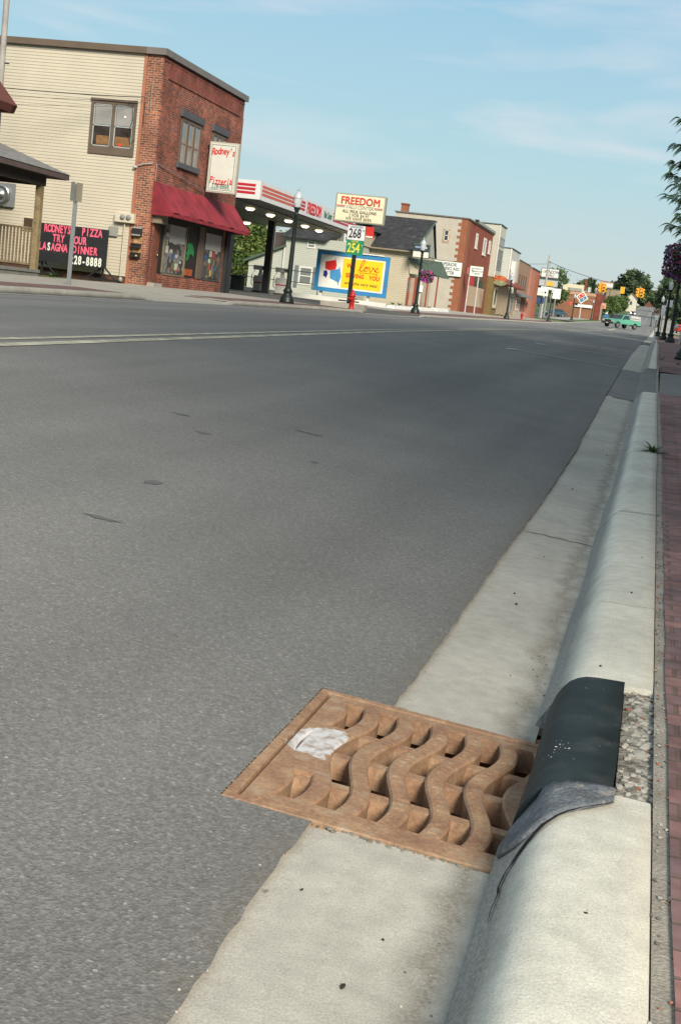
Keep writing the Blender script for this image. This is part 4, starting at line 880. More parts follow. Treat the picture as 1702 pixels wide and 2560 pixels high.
for x in (-19.0, -23.2):
    for y in (54.4, 57.5, 60.7, 63.85, 67.0, 69.9):
        g = B(); g.lathe([(.0, -.10), (.12, -.10), (.21, -.03), (.21, .0)], x, y, cz0-.02, 12); f_ = g.build('canopy_lamp', LAMP, ct)
        g = B(); g.lathe([(.21, -.0), (.34, .0), (.34, .02)], x, y, cz0-.035, 12); g.build('lamp_rim', mat('rim_white', (.5, .5, .48), .5), f_)
for y in (57.6, 66.0): bx('column', BLACK, ct, -20.68, -20.34, y-.17, y+.17, .9, cz0)
# fuel pumps, bin, low kerb
def pump(loc, lb):
    t = thing('fuel_pump', (0, 0, 0), lb, 'fuel pump', 'fuel pumps under the canopy')
    PWh = mat('pump_white', (.50, .50, .48), .45, .08, 5); PD = mat('pump_dark', (.05, .05, .05), .5)
    bx('pump_body', PWh, t, -.30, .30, -.22, .22, .10, .92, bevel=.02); bx('base', PD, t, -.34, .34, -.26, .26, 0, .10)
    g = B(); g.hexa([(-.10, -.15, .92), (.10, -.15, .92), (.10, .15, .92), (-.10, .15, .92)], [(-.05, -.1, 1.22), (.05, -.1, 1.22), (.05, .1, 1.22), (-.05, .1, 1.22)]); g.build('neck', PWh, t)
    bx('display_head', PWh, t, -.38, .38, -.2, .2, 1.22, 1.46, bevel=.015); bx('screen', PD, t, .12, .32, -.21, -.2, 1.28, 1.40)
    bx('red_band', CR_, t, -.30, .30, -.226, -.22, .52, .58)
    for s in (-1, 1):
        g = B(); g.tube([(s*.30, -.1, 1.2), (s*.42, -.2, .9), (s*.40, -.22, .45), (s*.33, -.2, .35)], .022, 6); g.build('hose', PD, t)
        g = B(); g.box(s*.30, s*.36, -.12, .02, .62, .8); g.build('nozzle', PD, t)
    t.location = loc; return t
pump((-22.95, 66.2, 1.05), 'left fuel pump partly hidden by the dark corner of the pizzeria'); pump((-21.3, 67.4, 1.08), 'fuel pump just left of the black canopy column'); pump((-20.05, 67.4, 1.08), 'fuel pump just right of the black canopy column')
bn = thing('rubbish_bin', (-22.1, 66, 1.05), 'dark square bin between the two left fuel pumps', 'bin'); bx('bin_body', mat('bin_dark', (.035, .035, .033), .6), bn, -22.42, -21.82, 65.8, 66.4, 1.05, 1.78, bevel=.02); bx('lid', BLACK, bn, -22.44, -21.8, 65.78, 66.42, 1.78, 1.88, bevel=.03)
g = B(); g.box(-21.6, -19.6, 66.9, 67.9, .95, 1.10); g.box(-24.2, -21.7, 65.4, 66.8, .93, 1.07); tag(g.build('pump_island', CON_S), 'low concrete islands carrying the fuel pumps', 'kerb island')
wl = tag(bx('low_wall', mat('wall_white', (.62, .61, .58), .7, .08, 2), None, -27.5, -15.05, 71.3, 71.55, 1.0, 1.33), 'low white wall running behind the fuel pumps to the billboard', 'low wall')
g = B()
for k in range(5): g.hexa([(-15.6+k*1.05, 66.5+k*3.4, 1.0), (-14.9+k*1.05-.0, 66.5+k*3.4, 1.0), (-14.9+k*.2, 69.7+k*3.4, 1.1), (-15.25+k*.2, 69.7+k*3.4, 1.1)], [(-15.5, 66.6+k*3.4, 1.2), (-15.1, 66.6+k*3.4, 1.2), (-15.1, 69.6+k*3.4, 1.25), (-15.5, 69.6+k*3.4, 1.25)]) if 0 else None
for y0, y1, z in ((72.5, 79.5, 1.14), (79.8, 86.5, 1.24), (86.8, 92.0, 1.33)): g.hexa([(-15.3, y0, z-.1), (-14.75, y0, z-.1), (-14.75, y1, z-.05), (-15.3, y1, z-.05)], [(-15.2, y0+.1, z+.13), (-14.85, y0+.1, z+.13), (-14.85, y1-.1, z+.18), (-15.2, y1-.1, z+.18)])
tag(g.build('parking_kerb', MATS['wall_white']), 'white painted parking kerbs along the edge of the lot by the billboard', 'parking kerb')
g = B(); g.prism([(-14.6, 55.3), (-13.0, 55.2), (-12.8, 56.2), (-13.0, 57.6), (-14.6, 57.6)], 'z', .8, 1.10); tag(g.build('sign_island', CON_S), 'pale concrete island around the foot of the price sign pole', 'kerb island')
# chain fence rail
g = B()
for z in (1.95, 2.6): g.tube([(-29, 74, z), (-19.6, 74, z)], .02, 5)
for k in range(5): g.tube([(-28.6+2.2*k, 74, 1), (-28.6+2.2*k, 74, 2.62)], .025, 5)
tag(g.build('fence', mat('fence_steel', (.12, .12, .12), .5)), 'thin steel rail fence in front of the cream house behind the pumps', 'fence')

# price sign
ps = thing('price_sign', (-13.5, 56, 1.1), 'tall fuel price sign: cream cabinet over green and white number panels on a black pole', 'sign')
g = B(); g.box(-13.60, -13.44, 56.03, 56.19, 1.1, 4.75); g.box(-13.95, -13.1, 55.9, 56.3, 1.17, 1.23); g.build('pole', BLACK, ps)
bx('cabinet', mat('cabinet_grey', (.26, .27, .22), .5), ps, -14.62, -12.36, 56, 56.28, 4.61, 5.84, bevel=.02)
bx('sign_face', mat('sign_cream', (.66, .62, .44), .5, .05, 1.5), ps, -14.56, -12.42, 55.985, 56, 4.67, 5.78)
INK = mat('black_ink', (.02, .02, .02), .6); LIL = mat('lilac_ink', (.28, .25, .33), .6); GRY = mat('grey_ink', (.16, .20, .20), .6)
text('lettering', 'FREEDOM', .44, (-13.49, 55.98, 5.52), 'y', RED, ps, bold=.035, xs=.90, sp=1.02)
text('lettering', 'VALU CENTER', .22, (-13.49, 55.98, 5.26), 'y', GRY, ps, bold=.0, xs=.88)
for a, b in ((-14.54, -14.16), (-12.84, -12.46)):
    bx('stripe', RED, ps, a, b, 55.978, 55.985, 5.28, 5.315); bx('stripe', LIL, ps, a, b, 55.978, 55.985, 5.225, 5.265)
for s_, z, in (('ALL MILK GALLONS', 5.07), ('2 FOR $4.97', 4.91), ('WE HAVE BEER', 4.76)): text('lettering', s_, .18, (-13.49, 55.98, z), 'y', INK, ps, bold=.008, xs=.86, sp=1.14)
pw = bx('price_panel', mat('panel_white', (.58, .60, .62), .5), ps, -13.90, -13.13, 55.95, 56.03, 3.87, 4.50)
text('lettering', 'UNLEADED', .13, (-13.52, 55.94, 4.43), 'y', GRY, ps, xs=.9); text('price_digits', '268', .56, (-13.56, 55.94, 4.14), 'y', INK, ps, bold=.015, xs=.68); text('price_digits', '9', .16, (-13.19, 55.94, 4.28), 'y', INK, ps, xs=.8)
bx('price_panel', mat('panel_green', (.015, .20, .10), .5), ps, -13.90, -13.13, 55.95, 56.03, 3.22, 3.865)
YEL = mat('yellow_ink', (.62, .55, .05), .5); text('lettering', 'DIESEL', .13, (-13.52, 55.94, 3.80), 'y', YEL, ps, xs=.9); text('price_digits', '254', .56, (-13.56, 55.94, 3.50), 'y', YEL, ps, bold=.02, xs=.68); text('price_digits', '9', .16, (-13.19, 55.94, 3.64), 'y', YEL, ps, xs=.8)
bx('red_panel', mat('panel_red', (.50, .03, .02), .5), ps, -13.08, -12.74, 55.96, 56.02, 4.02, 4.50)
g = B(); g.box(-13.06, -12.76, 55.945, 55.96, 4.04, 4.10); g.build('white_caption', PW, ps)
# hydrant
def hydrant(m, mcap, loc, lb, cat='hydrant'):
    t = thing('fire_hydrant', (0, 0, 0), lb, cat, 'fire hydrants by the road')
    g = B(); g.lathe([(.15, 0), (.15, .03), (.115, .04), (.105, .08), (.10, .50), (.135, .51), (.135, .545), (.11, .56), (.115, .60), (.09, .68), (.04, .73), (.03, .78), (0, .78)], seg=14); g.build('barrel', m, t)
    for a in (0, 1, 2):
        g = B(); dx, dy = ((1, 0), (-1, 0), (0, -1))[a]; r = .05 if a < 2 else .07
        g.tube([(dx*.09, dy*.09, .42), (dx*.17, dy*.17, .42)], r, 10); g.tube([(dx*.17, dy*.17, .42), (dx*.20, dy*.20, .42)], r*.5, 6); g.build('outlet_cap', mcap if a == 0 else m, t)
    t.location = loc; return t
HR = mat('hydrant_red', (.42, .018, .015), .4, .1, 8)
hydrant(HR, mat('hydrant_cap', (.35, .28, .18), .4, metal=.5), (-12.28, 51.5, zw(-12.28, 51.5)), 'nearer red fire hydrant at the kerb in front of the billboard')
hydrant(HR, HR, (-13.3, 128, zw(-13.3, 128)), 'farther red fire hydrant near the red-roofed shop')
hydrant(mat('hydrant_yellow', (.6, .42, .03), .4), mat('hydrant_yellow', (.6, .42, .03), .4), (-13.9, 268, 3.3), 'small yellow fire hydrant in front of the long brick building')

# street lamps
GLB = None
def lampglass():
    m = bpy.data.materials.new('frosted_globe'); m.use_nodes = True; b = m.node_tree.nodes['Principled BSDF']
    b.inputs['Base Color'].default_value = (.62, .66, .68, 1); b.inputs['Roughness'].default_value = .25; b.inputs['Transmission Weight'].default_value = .35; b.inputs['Specular IOR Level'].default_value = .6
    return m
GLB = lampglass()
LG = mat('lamp_green_black', (.012, .020, .018), .42, .15, 6)
def lamp_proto():
    t = thing('street_lamp', (0, 0, 0), 'x', 'street lamp', 'ornamental street lamps on both pavements')
    g = B(); g.lathe([(.0, 0), (.26, 0), (.26, .06), (.235, .10), (.235, .16), (.19, .24), (.15, .30), (.14, .36), (.165, .40), (.165, .44), (.12, .50), (.10, .56), (0, .56)], seg=16); g.build('base', LG, t)
    g = B()
    g.lathe([(.10, .55), (.092, .62), (.075, 2.2), (.060, 3.02), (.085, 3.05), (.06, 3.09), (.065, 3.14), (.11, 3.26), (.125, 3.30), (.0, 3.30)], seg=12)
    for z in (.9, 1.6, 2.3): g.lathe([(.09-.008*z, z), (.098-.008*z, z+.015), (.09-.008*z, z+.03)], seg=12)
    g.build('pole', LG, t)
    g = B(); g.lathe([(.11, 3.30), (.135, 3.42), (.155, 3.56), (.15, 3.60), (.15, 3.62), (.13, 3.70), (.085, 3.78), (.05, 3.82), (.045, 3.84), (0, 3.84)], seg=16); g.build('globe', GLB, t)
    g = B(); g.lathe([(.156, 3.585), (.162, 3.60), (.152, 3.615)], seg=16); g.lathe([(.035, 3.84), (.05, 3.87), (.03, 3.90), (.012, 3.93), (.012, 4.0), (0, 4.02)], seg=8); g.build('finial', mat('finial_grey', (.3, .33, .34), .35), t)
    return t
LP0 = lamp_proto()
LL = [(-12.72, 43.6, 'nearest street lamp on the left pavement, in front of the fuel canopy'), (-12.65, 67.6, 'left-pavement street lamp with a pink flower basket, before the black-roofed house'), (-12.85, 111.2, 'left-pavement street lamp in front of the tan shop with the red skirt roof'), (-12.85, 154, 'left-pavement street lamp just right of the tall window company sign'), (-12.9, 195, 'left-pavement street lamp with a small red signal, in front of the long brick wall'), (-13.2, 255, 'left-pavement street lamp at the right end of the long brick wall'), (-14.1, 322, 'farthest left-pavement street lamp, short of the parked dark pickup'),
      (.72, 34.5, 'closest right-pavement street lamp, mostly outside the frame, carrying purple flowers'), (.60, 71.5, 'right-pavement street lamp with large dark base at the corner beyond the side street'), (.28, 88, 'right-pavement street lamp whose globe shows beside the white sign backs'), (-.16, 128, 'slender right-pavement street lamp beyond the tall narrow white sign'), (-2.2, 300, 'tiny far street lamp on the right against the dark trees')]
for i, (x, y, lb) in enumerate(LL):
    z = zw(x, y) if x < -5 and y < 165 else (ip(y, YW, ZW) if x < -5 else zrw(y) if y < 160 else ip(y, YT, ZR)+.1)
    if i == 0: LP0.location = (x, y, z); LP0['label'] = lb
    else: copy_tree(LP0, (x, y, z), label=lb)
# flower baskets
def basket(x, y, z, r, lb, cols, n, seed, arm):
    t = thing('flower_basket', (x, y, z), lb, 'flower basket', 'flower baskets hung on street lamps'); rs = random.Random(seed)
    g = B(); g.lathe([(0, -r*.25), (r*.35, -r*.2), (r*.5, .05)], x, y, z, 12); g.build('pot', mat('pot_dark', (.04, .03, .02), .9), t)
    leaf, fl = B(), [B() for _ in cols]
    def clump(g, s, lo, hi, flat=1):
        for k in range(n if g is leaf else n//2):
            a = rs.uniform(0, 6.283); q = r*math.sqrt(rs.random()); zz = z+rs.uniform(lo, hi)*r*(1-.3*(q/r)); d_ = s*rs.uniform(.7, 1.3)
            c = Vector((x+q*math.cos(a), y+q*math.sin(a), zz)); u_ = Vector((rs.gauss(0, 1), rs.gauss(0, 1), rs.gauss(0, 1))).normalized(); v_ = u_.cross(Vector((rs.gauss(0, 1), rs.gauss(0, 1), rs.gauss(0, 1)))).normalized()
            if g is leaf: g.quad(c-u_*d_, c-v_*d_*.4, c+u_*d_, c+v_*d_*.4)
            else: g.add([c+u_*d_*math.cos(i*1.2566)+v_*d_*math.sin(i*1.2566) for i in range(5)], [(0, 1, 2, 3, 4)])
    clump(leaf, .05, -.9, .85)
    leaf.build('foliage', mat('basket_leaf', (.09, .13, .05), .7, .4, 9), t)
    for g, c in zip(fl, cols): clump(g, .042, -1.1, .95); g.build('petals', mat('petal_%02d' % int(c[0]*50+c[2]*20), c, .6, .2, 9), t)['kind'] = 'stuff'
    g = B(); g.tube([(x, y, z+.1), (x, y, z+.55), arm], .012, 5); g.build('hanger', BLACK, t)
basket(-12.25, 67.6, 2.98, .36, 'hanging basket of pink petunias on the left-pavement lamp by the black-roofed house', [(.42, .04, .20), (.20, .03, .22)], 360, 21, (-12.6, 67.6, 3.7))
basket(.30, 34.5, 3.20, .50, 'large basket of purple and red petunias on the nearest right-hand lamp', [(.26, .18, .36), (.30, .04, .11), (.15, .08, .17)], 800, 22, (.68, 34.5, 3.9))

# ================================================================== HOUSE BEHIND THE STATION
SID = brickmat('lap_siding_cream', (.46, .41, .31), (.45, .40, .30), (.26, .23, .17), 40, .13, .012, dark=.08, bump=.3, mot=.03)
SIDG = brickmat('lap_siding_pale', (.42, .43, .38), (.41, .42, .37), (.24, .25, .22), 40, .13, .012, dark=.08, bump=.3, mot=.03)
SHG = mat('dark_shingle', (.030, .030, .034), .9, .35, 2.5, bump=.5, bscale=14, fine=.4, fscale=18, col2=(.075, .075, .08), mask=(.6, .75), mscale=1.6)
TRW = mat('white_trim', (.60, .58, .53), .6, .05, 3); SHB = mat('blue_grey_shutter', (.12, .15, .16), .6); GRT = mat('green_trim', (.06, .09, .07), .7)
yh = thing('rear_house', (-23, 86, 1.2), 'pale cream house with dark roof behind the fuel pumps and billboard', 'house')
g = B(); g.box(-25.3, -20.6, 85, 94, .9, 5.1); g.prism([(-27.8, .9), (-25.3, .9), (-25.3, 4.40), (-27.8, 3.15)], 'y', 85.0, 92); g.build('wall', SIDG, yh)
g = B(); g.prism([(-28.1, 3.02), (-25.25, 4.34), (-25.25, 4.48), (-28.1, 3.18)], 'y', 84.7, 92.3); g.build('lean_to_roof', GRT, yh)
bx('upper_wall', TRW, yh, -27.15, -25.3, 88, 92, 3.3, 5.45)
bx('shutter', mat('brown_shutter', (.075, .055, .05), .7), yh, -27.0, -26.0, 87.93, 88.0, 4.15, 5.4)
g = B(); g.add([(-25.6, 84.6, 5.05), (-22.3, 84.6, 5.05), (-21.8, 86.6, 5.80), (-25.4, 86.6, 5.80)], [(0, 1, 2, 3)]); g.add([(-25.6, 84.6, 4.97), (-22.3, 84.6, 4.97), (-22.3, 84.6, 5.05), (-25.6, 84.6, 5.05)], [(0, 1, 2, 3)]); g.add([(-22.3, 84.6, 5.0), (-21.8, 86.6, 5.8), (-21.8, 86.6, 5.6)], [(0, 1, 2)]); g.build('roof', SHG, yh)
g = B(); g.box(-25.4, -20.5, 86.6, 94, 5.1, 6.2); g.build('rear_wall', SID, yh)
g = B(); g.prism([(-25.9, 6.2), (-20.2, 6.2), (-23.0, 6.7)], 'y', 86.4, 94.4); g.build('upper_roof', SHG, yh)
for a0, a1, z0, z1 in ((-24.15, -23.22, 1.95, 3.15), (-23.80, -23.22, 4.42, 4.93)): window(yh, 'y', 85, a0, a1, z0, z1, TRW, mat('grey_glass', (.14, .155, .15), .3), .09)
window(yh, 'y', 86.6, -21.7, -21.0, 5.15, 5.95, TRW, GLs, .08)
for a in (-24.45, -23.15): bx('shutter', SHB, yh, a, a+.22, 84.93, 85, 1.75, 3.2)
for a in (-22.0, -20.95): bx('shutter', SHB, yh, a, a+.25, 86.52, 86.6, 4.6, 6.0)
g = B(); g.tube([(-25.33, 84.9, 1), (-25.33, 84.9, 4.4)], .05, 6); g.build('downpipe', TRW, yh)

# billboard
bb = thing('billboard', (-17.4, 72, 1.2), 'blue framed billboard with red and blue shapes and a yellow panel of lettering', 'billboard')
BLU = mat('billboard_blue', (.035, .20, .42), .5, .08, 2)
bx('panel', mat('billboard_white', (.68, .68, .64), .6, .04, 2), bb, -19.27, -15.46, 72.02, 72.10, 1.84, 3.68)
g = B(); g.box(-19.5, -15.26, 71.98, 72.12, 3.68, 3.90); g.box(-19.5, -15.26, 71.98, 72.12, 1.60, 1.84); g.box(-19.5, -19.27, 71.98, 72.12, 1.84, 3.68); g.box(-15.46, -15.26, 71.98, 72.12, 1.84, 3.68); g.build('frame', BLU, bb)
g = B(); g.box(-19.52, -15.6, 71.9, 72.12, 3.90, 3.95); g.build('top_rail', PW, bb)
bx('yellow_panel', mat('billboard_yellow', (.80, .53, .015), .5, .04, 2), bb, -17.93, -15.60, 72.01, 72.02, 1.93, 3.58)
def wp(px, pyy): return (-19.5+(px-962)/153.0*1.0, 3.91-(pyy-880)/197.0*1.0)
g = B(); g.prism([(-18.98, 3.28), (-18.42, 3.42), (-18.42, 3.60), (-18.30, 3.12), (-18.40, 2.68), (-18.47, 2.78), (-18.95, 2.88)], 'y', 72.008, 72.019); g.build('red_shape', mat('shape_red', (.58, .02, .02), .5), bb)
g = B(); g.prism([(-18.64, 2.82), (-18.15, 2.95), (-18.12, 3.12), (-17.97, 2.55), (-18.12, 1.98), (-18.14, 2.20), (-18.62, 2.38)], 'y', 72.006, 72.0185); g.build('blue_shape', mat('shape_blue', (.06, .25, .50), .5), bb)
g = B(); g.prism([(-19.02, 2.76), (-18.85, 2.80), (-18.77, 2.60), (-18.86, 2.33), (-18.88, 2.42), (-19.02, 2.46)], 'y', 72.008, 72.019); g.build('navy_shape', mat('shape_navy', (.02, .02, .20), .5), bb)
text('lettering', 'WE', .36, (-17.48, 72, 3.18), 'y', RED, bb, bold=.025, xs=.8); text('lettering', 'SERVING', .33, (-17.18, 72, 2.64), 'y', RED, bb, bold=.025, xs=.82); text('lettering', 'YOU', .33, (-16.03, 72, 2.62), 'y', RED, bb, bold=.025, xs=.85)
text('script_line', 'with the very best', .27, (-16.80, 72, 2.22), 'y', INK, bb, shear=.35, xs=.98)
# 'love' in brush script drawn as strokes
def stroke(g, pts, r=.02):
    P_ = []
    for i in range(len(pts)-1):
        p0 = pts[max(i-1, 0)]; p1 = pts[i]; p2 = pts[i+1]; p3 = pts[min(i+2, len(pts)-1)]
        for k in range(4):
            t = k/4; P_.append(tuple(.5*(2*p1[j]+(p2[j]-p0[j])*t+(2*p0[j]-5*p1[j]+4*p2[j]-p3[j])*t*t+(3*p1[j]-p0[j]-3*p2[j]+p3[j])*t**3) for j in (0, 1)))
    P_.append(pts[-1]); g.tube([(x, 72.0, z) for x, z in P_], r, 6)
g = B(); ox, oz = -17.05, 2.95
stroke(g, [(ox+a*1.0, oz+b) for a, b in ((0, .0), (.12, .12), (.30, .40), (.36, .60), (.28, .64), (.18, .40), (.12, .12), (.17, 0), (.28, .03), (.40, .14), (.50, .26), (.42, .24), (.37, .12), (.43, .02), (.53, .06), (.57, .18), (.50, .27), (.58, .24), (.68, .27), (.69, .12), (.74, .02), (.84, .12), (.87, .27), (.93, .22), (1.0, .10), (1.10, .12), (1.17, .22), (1.12, .28), (1.04, .20), (1.03, .08), (1.12, .01), (1.25, .09))])
stroke(g, [(ox+.05, oz-.10), (ox+.6, oz-.07), (ox+1.15, oz-.09), (ox+1.08, oz-.16)], .012)
g.build('script_word', RED, bb)
for x in (-19.1, -16.3): bx('post', MATS['wall_white'], bb, x-.08, x+.08, 72.12, 72.26, 1.0, 1.7)

# ================================================================== BLACK-ROOFED HOUSE
h2 = thing('black_roofed_house', (-19, 93, 1.4), 'cream sided house with a steep black shingle roof and small entrance porch', 'house')
g = B(); g.prism([(-24, .9), (-17.57, .9), (-17.57, 5.22), (-24, 5.22)], 'y', 90, 99); g.build('wall', SID, h2)
g = B(); g.add([(-21.2, 89.6, 5.22), (-17.45, 89.6, 5.22), (-17.0, 94.5, 7.75), (-21.2, 94.5, 7.75)], [(0, 1, 2, 3)]); g.add([(-21.2, 89.6, 5.14), (-17.45, 89.6, 5.14), (-17.45, 89.6, 5.22), (-21.2, 89.6, 5.22)], [(0, 1, 2, 3)]); g.add([(-17.0, 94.5, 7.75), (-17.45, 99.5, 5.22), (-24, 99.5, 5.22), (-24, 94.5, 7.75)], [(0, 1, 2, 3)]); g.add([(-21.2, 89.6, 5.22), (-21.2, 94.5, 7.75), (-22.5, 94.5, 5.6)], [(0, 1, 2)]); g.build('roof', SHG, h2)
g = B(); g.add([(-17.52, 90, 5.2), (-17.52, 99, 5.2), (-17.2, 94.5, 7.65)], [(0, 1, 2)]); g.build('gable', SIDG, h2)
g = B(); g.tube([(-17.40, 89.55, 5.1), (-16.95, 94.5, 7.68)], .09, 5); g.build('barge_board', GRT, h2)
g = B(); g.box(-21.2, -17.4, 89.5, 89.6, 5.07, 5.17); g.build('gutter', mat('gutter_tan', (.22, .18, .13), .6), h2)
# entrance porch: gabled roof towards the street, posts
g = B(); g.prism([(-17.75, 4.62), (-16.95, 4.12), (-16.95, 3.62), (-17.55, 3.62)], 'y', 89.9, 90.0); g.build('porch_gable', SID, h2)
g = B(); g.add([(-17.75, 89.75, 4.72), (-16.9, 89.75, 4.2), (-15.75, 92.2, 4.2), (-15.75, 92.2, 4.75)], [(0, 1, 2, 3)]); g.add([(-16.9, 89.75, 4.2), (-16.2, 89.75, 3.66), (-15.1, 92.4, 3.62), (-15.75, 92.2, 4.2)], [(0, 1, 2, 3)]); g.add([(-16.95, 89.8, 4.1), (-15.2, 89.8, 3.55), (-15.1, 92.4, 3.6), (-15.75, 92.2, 4.75)], [(0, 1, 2, 3)]); g.add([(-17.75, 89.7, 4.60), (-16.9, 89.7, 4.08), (-16.9, 89.7, 4.2), (-17.75, 89.7, 4.72)], [(0, 1, 2, 3)]); g.build('porch_roof', GRT, h2)
REDW = mat('red_wood', (.24, .05, .035), .6, .1, 4)
for x in (-16.2, -15.5):
    g = B(); g.hexa([(x-.05, 89.95, 1.3), (x+.05, 89.95, 1.3), (x+.05, 90.05, 1.3), (x-.05, 90.05, 1.3)], [(x-.05, 89.95, 3.6), (x+.05, 89.95, 3.6), (x+.05, 90.05, 3.6), (x-.05, 90.05, 3.6)]); g.build('porch_post', REDW, h2)
dd = bx('door', mat('tan_door', (.33, .25, .18), .6), h2, -17.40, -17.10, 89.93, 89.99, 1.42, 3.35)
g = B(); g.box(-17.56, -17.40, 89.9, 89.99, 1.42, 3.40); g.box(-17.10, -16.92, 89.9, 89.99, 1.42, 3.40); g.build('frame', REDW, dd)
bx('door_glass', GLs, h2, -17.50, -17.42, 89.88, 89.90, 2.3, 3.2)
bx('side_panel', mat('pale_wall', (.50, .47, .40), .8, .08, 3), h2, -16.92, -16.6, 90.05, 90.1, 1.35, 3.5)
bx('notice', PW, h2, -16.85, -16.48, 89.9, 89.93, 2.45, 2.9)
ss = thing('small_sign', (-16.75, 89.2, 4.7), 'square sign with dark blue top half and cream lower half by the porch roof', 'sign')
bx('frame', GRT, ss, -17.36, -16.15, 89.0, 89.08, 4.72, 5.70); bx('dark_half', mat('navy_panel', (.03, .04, .06), .5), ss, -17.30, -16.21, 88.985, 89.0, 5.18, 5.64); bx('cream_half', mat('cream_panel', (.6, .58, .5), .5), ss, -17.30, -16.21, 88.985, 89.0, 4.78, 5.16)
g = B(); g.box(-17.2, -16.6, 88.975, 88.985, 5.40, 5.52); g.build('blue_mark', mat('blue_mark', (.2, .28, .42), .5), ss)
g = B(); g.prism([(-16.42+.09*math.cos(math.pi/2+k*math.pi/5)*(1 if k % 2 == 0 else .4), 5.45+.09*math.sin(math.pi/2+k*math.pi/5)*(1 if k % 2 == 0 else .4)) for k in range(10)], 'y', 88.975, 88.985); g.build('star', PW, ss)
bx('post', BLACK, ss, -17.40, -17.34, 89.0, 89.08, 4.3, 5.72)
for i, (x, y, n, h_) in enumerate(((-18.4, 89.6, 40, .5), (-17.9, 89.5, 40, .55), (-15.85, 89.7, 60, .5))):
    weed(x, y, 1.36, n, h_, ('grey-green weeds along the cream wall, left clump', 'grey-green weeds along the cream wall, nearer the door', 'low green shrub between the two red porch posts')[i], 30+i, 'plant')
g = B(); g.lathe([(.0, 0), (.09, 0), (.09, .35), (.12, .36), (.12, .42), (0, .45)], -16.75, 89.5, 1.38, 10); tag(g.build('ash_bin', mat('bin_bronze', (.05, .04, .03), .5)), 'small dark bin standing by the porch door', 'bin')

# ================================================================== HEARING AID BUILDING
hb = thing('hearing_centre_building', (-19, 115, 1.4), 'two storey building with cream painted side, brick quoins and red brick front', 'building')
PNT = brickmat('painted_brick', (.45, .41, .345), (.43, .395, .33), (.37, .34, .28), .22, .08, .012, dark=.12, bump=.2, mot=.06)
HB = brickmat('deep_red_brick', (.26, .055, .03), (.20, .045, .028), (.22, .09, .06), .22, .075, .012, dark=.3)
g = B(); g.box(-23.3, -17.55, 110.02, 126.8, 1.0, 9.22); g.build('side_wall', PNT, hb)
HBLIT = brickmat('lit_front_brick', (.27, .080, .035), (.21, .06, .03), (.30, .15, .09), .22, .075, .014, dark=.2)  # front brick in a warmer tone, stronger light painted into the corner
g = B(); g.box(-17.55, -17.0, 110.0, 110.02, 1.0, 9.22); 
z = 1.2; k = 0
while z < 9.1: 
    if k % 2 == 0: g.box(-17.80, -17.55, 109.99, 110.02, z, z+.22)
    z += .265; k += 1
g.box(-17.55, -17.0, 110.02, 111.6, 1, 9.22)
g.build('quoin', HBLIT, hb)
g = B(); g.box(-17.55, -17.0, 111.6, 126.8, 1.0, 9.22); g.build('brick_front', HB, hb)
g = B(); g.box(-23.4, -16.9, 109.9, 126.9, 9.22, 9.32); g.build('roof_edge', CAPM, hb)
g = B(); g.box(-18, -16.8, 114, 126.9, 9.32, 9.55); g.build('roof_parapet', mat('weathered_cap', (.26, .27, .24), .6), hb)
chy = bx('chimney', HBLIT, hb, -22.95, -22.38, 110.2, 110.9, 9.2, 9.98); bx('chimney_cap', HB, chy, -23.0, -22.33, 110.15, 110.95, 9.9, 10.02)
bx('roof_vent', BLACK, hb, -16.9, -16.6, 113.2, 113.6, 9.3, 9.5)
TANT = mat('tan_trim', (.38, .28, .18), .7)
for a0, a1, z0, z1, pm in ((-19.03, -18.40, 7.08, 8.24, GL), (-20.75, -20.08, 6.98, 8.28, mat('pink_blind', (.42, .34, .34), .7))):
    f = B(); f.box(a0, a1, 109.98, 110.02, z0, z1); tf = f.build('window_surround', TANT, hb)
    g = B(); a, b, c, e = a0+.11, a1-.11, z0+.15, z1-.08
    for q in ((a, a+.06, c, e), (b-.06, b, c, e), (a, b, e-.06, e), (a, b, c, c+.06), (a, b, (c+e)/2-.03, (c+e)/2+.03)): g.box(q[0], q[1], 109.955, 109.98, q[2], q[3])
    g.build('sash', TRW, tf); g = B(); g.box(a+.02, b-.02, 109.965, 109.98, c, e); g.build('pane', pm, tf)
for y0, y1, z0 in ((115.5, 116.7, 7.25), (120.7, 122.6, 7.0), (124.4, 125.7, 7.35)):
    window(hb, 'x', -17.0, y0, y1, z0, 8.5, TRW, GLs, .22, rail=False, sill=(.12, .1, TRW))
g = B(); g.box(-17.0, -16.96, 114.6, 124.9, 2.1, 3.9); g.build('boarded_shopfront', mat('tan_boards', (.42, .31, .21), .7, .08, 3), hb)
g = B(); g.box(-17.0, -16.95, 114.4, 117.6, 3.9, 4.9); g.build('red_curtain', mat('red_curtain', (.42, .03, .03), .7, .3, 2), hb)
g = B(); g.box(-17.0, -16.95, 118.0, 124.8, 3.95, 4.9); g.build('dark_glass', mat('green_glass', (.045, .055, .035), .2, .3, 1.5), hb)
hsn = thing('wall_sign', (-18.2, 109.9, 4.4), 'white sign with dark lettering for a hearing aid centre on the cream side wall', 'sign')
bx('panel', PW, hsn, -19.42, -17.04, 109.85, 109.95, 4.38, 5.55); g = B(); 
for q in ((-19.46, -17.0, 5.55, 5.59), (-19.46, -17.0, 4.34, 4.38)): g.box(q[0], q[1], 109.84, 109.96, q[2], q[3])
g.build('edge', GRT, hsn)
DI = mat('dark_blue_ink', (.03, .035, .06), .6)
for s_, z in (('SUPERIOR', 5.30), ('HEARING AID', 4.95), ('CENTER', 4.60)): text('lettering', s_, .40, (-18.23 if s_ != 'HEARING AID' else -18.25, 109.84, z), 'y', DI, hsn, bold=.012, xs=.84)
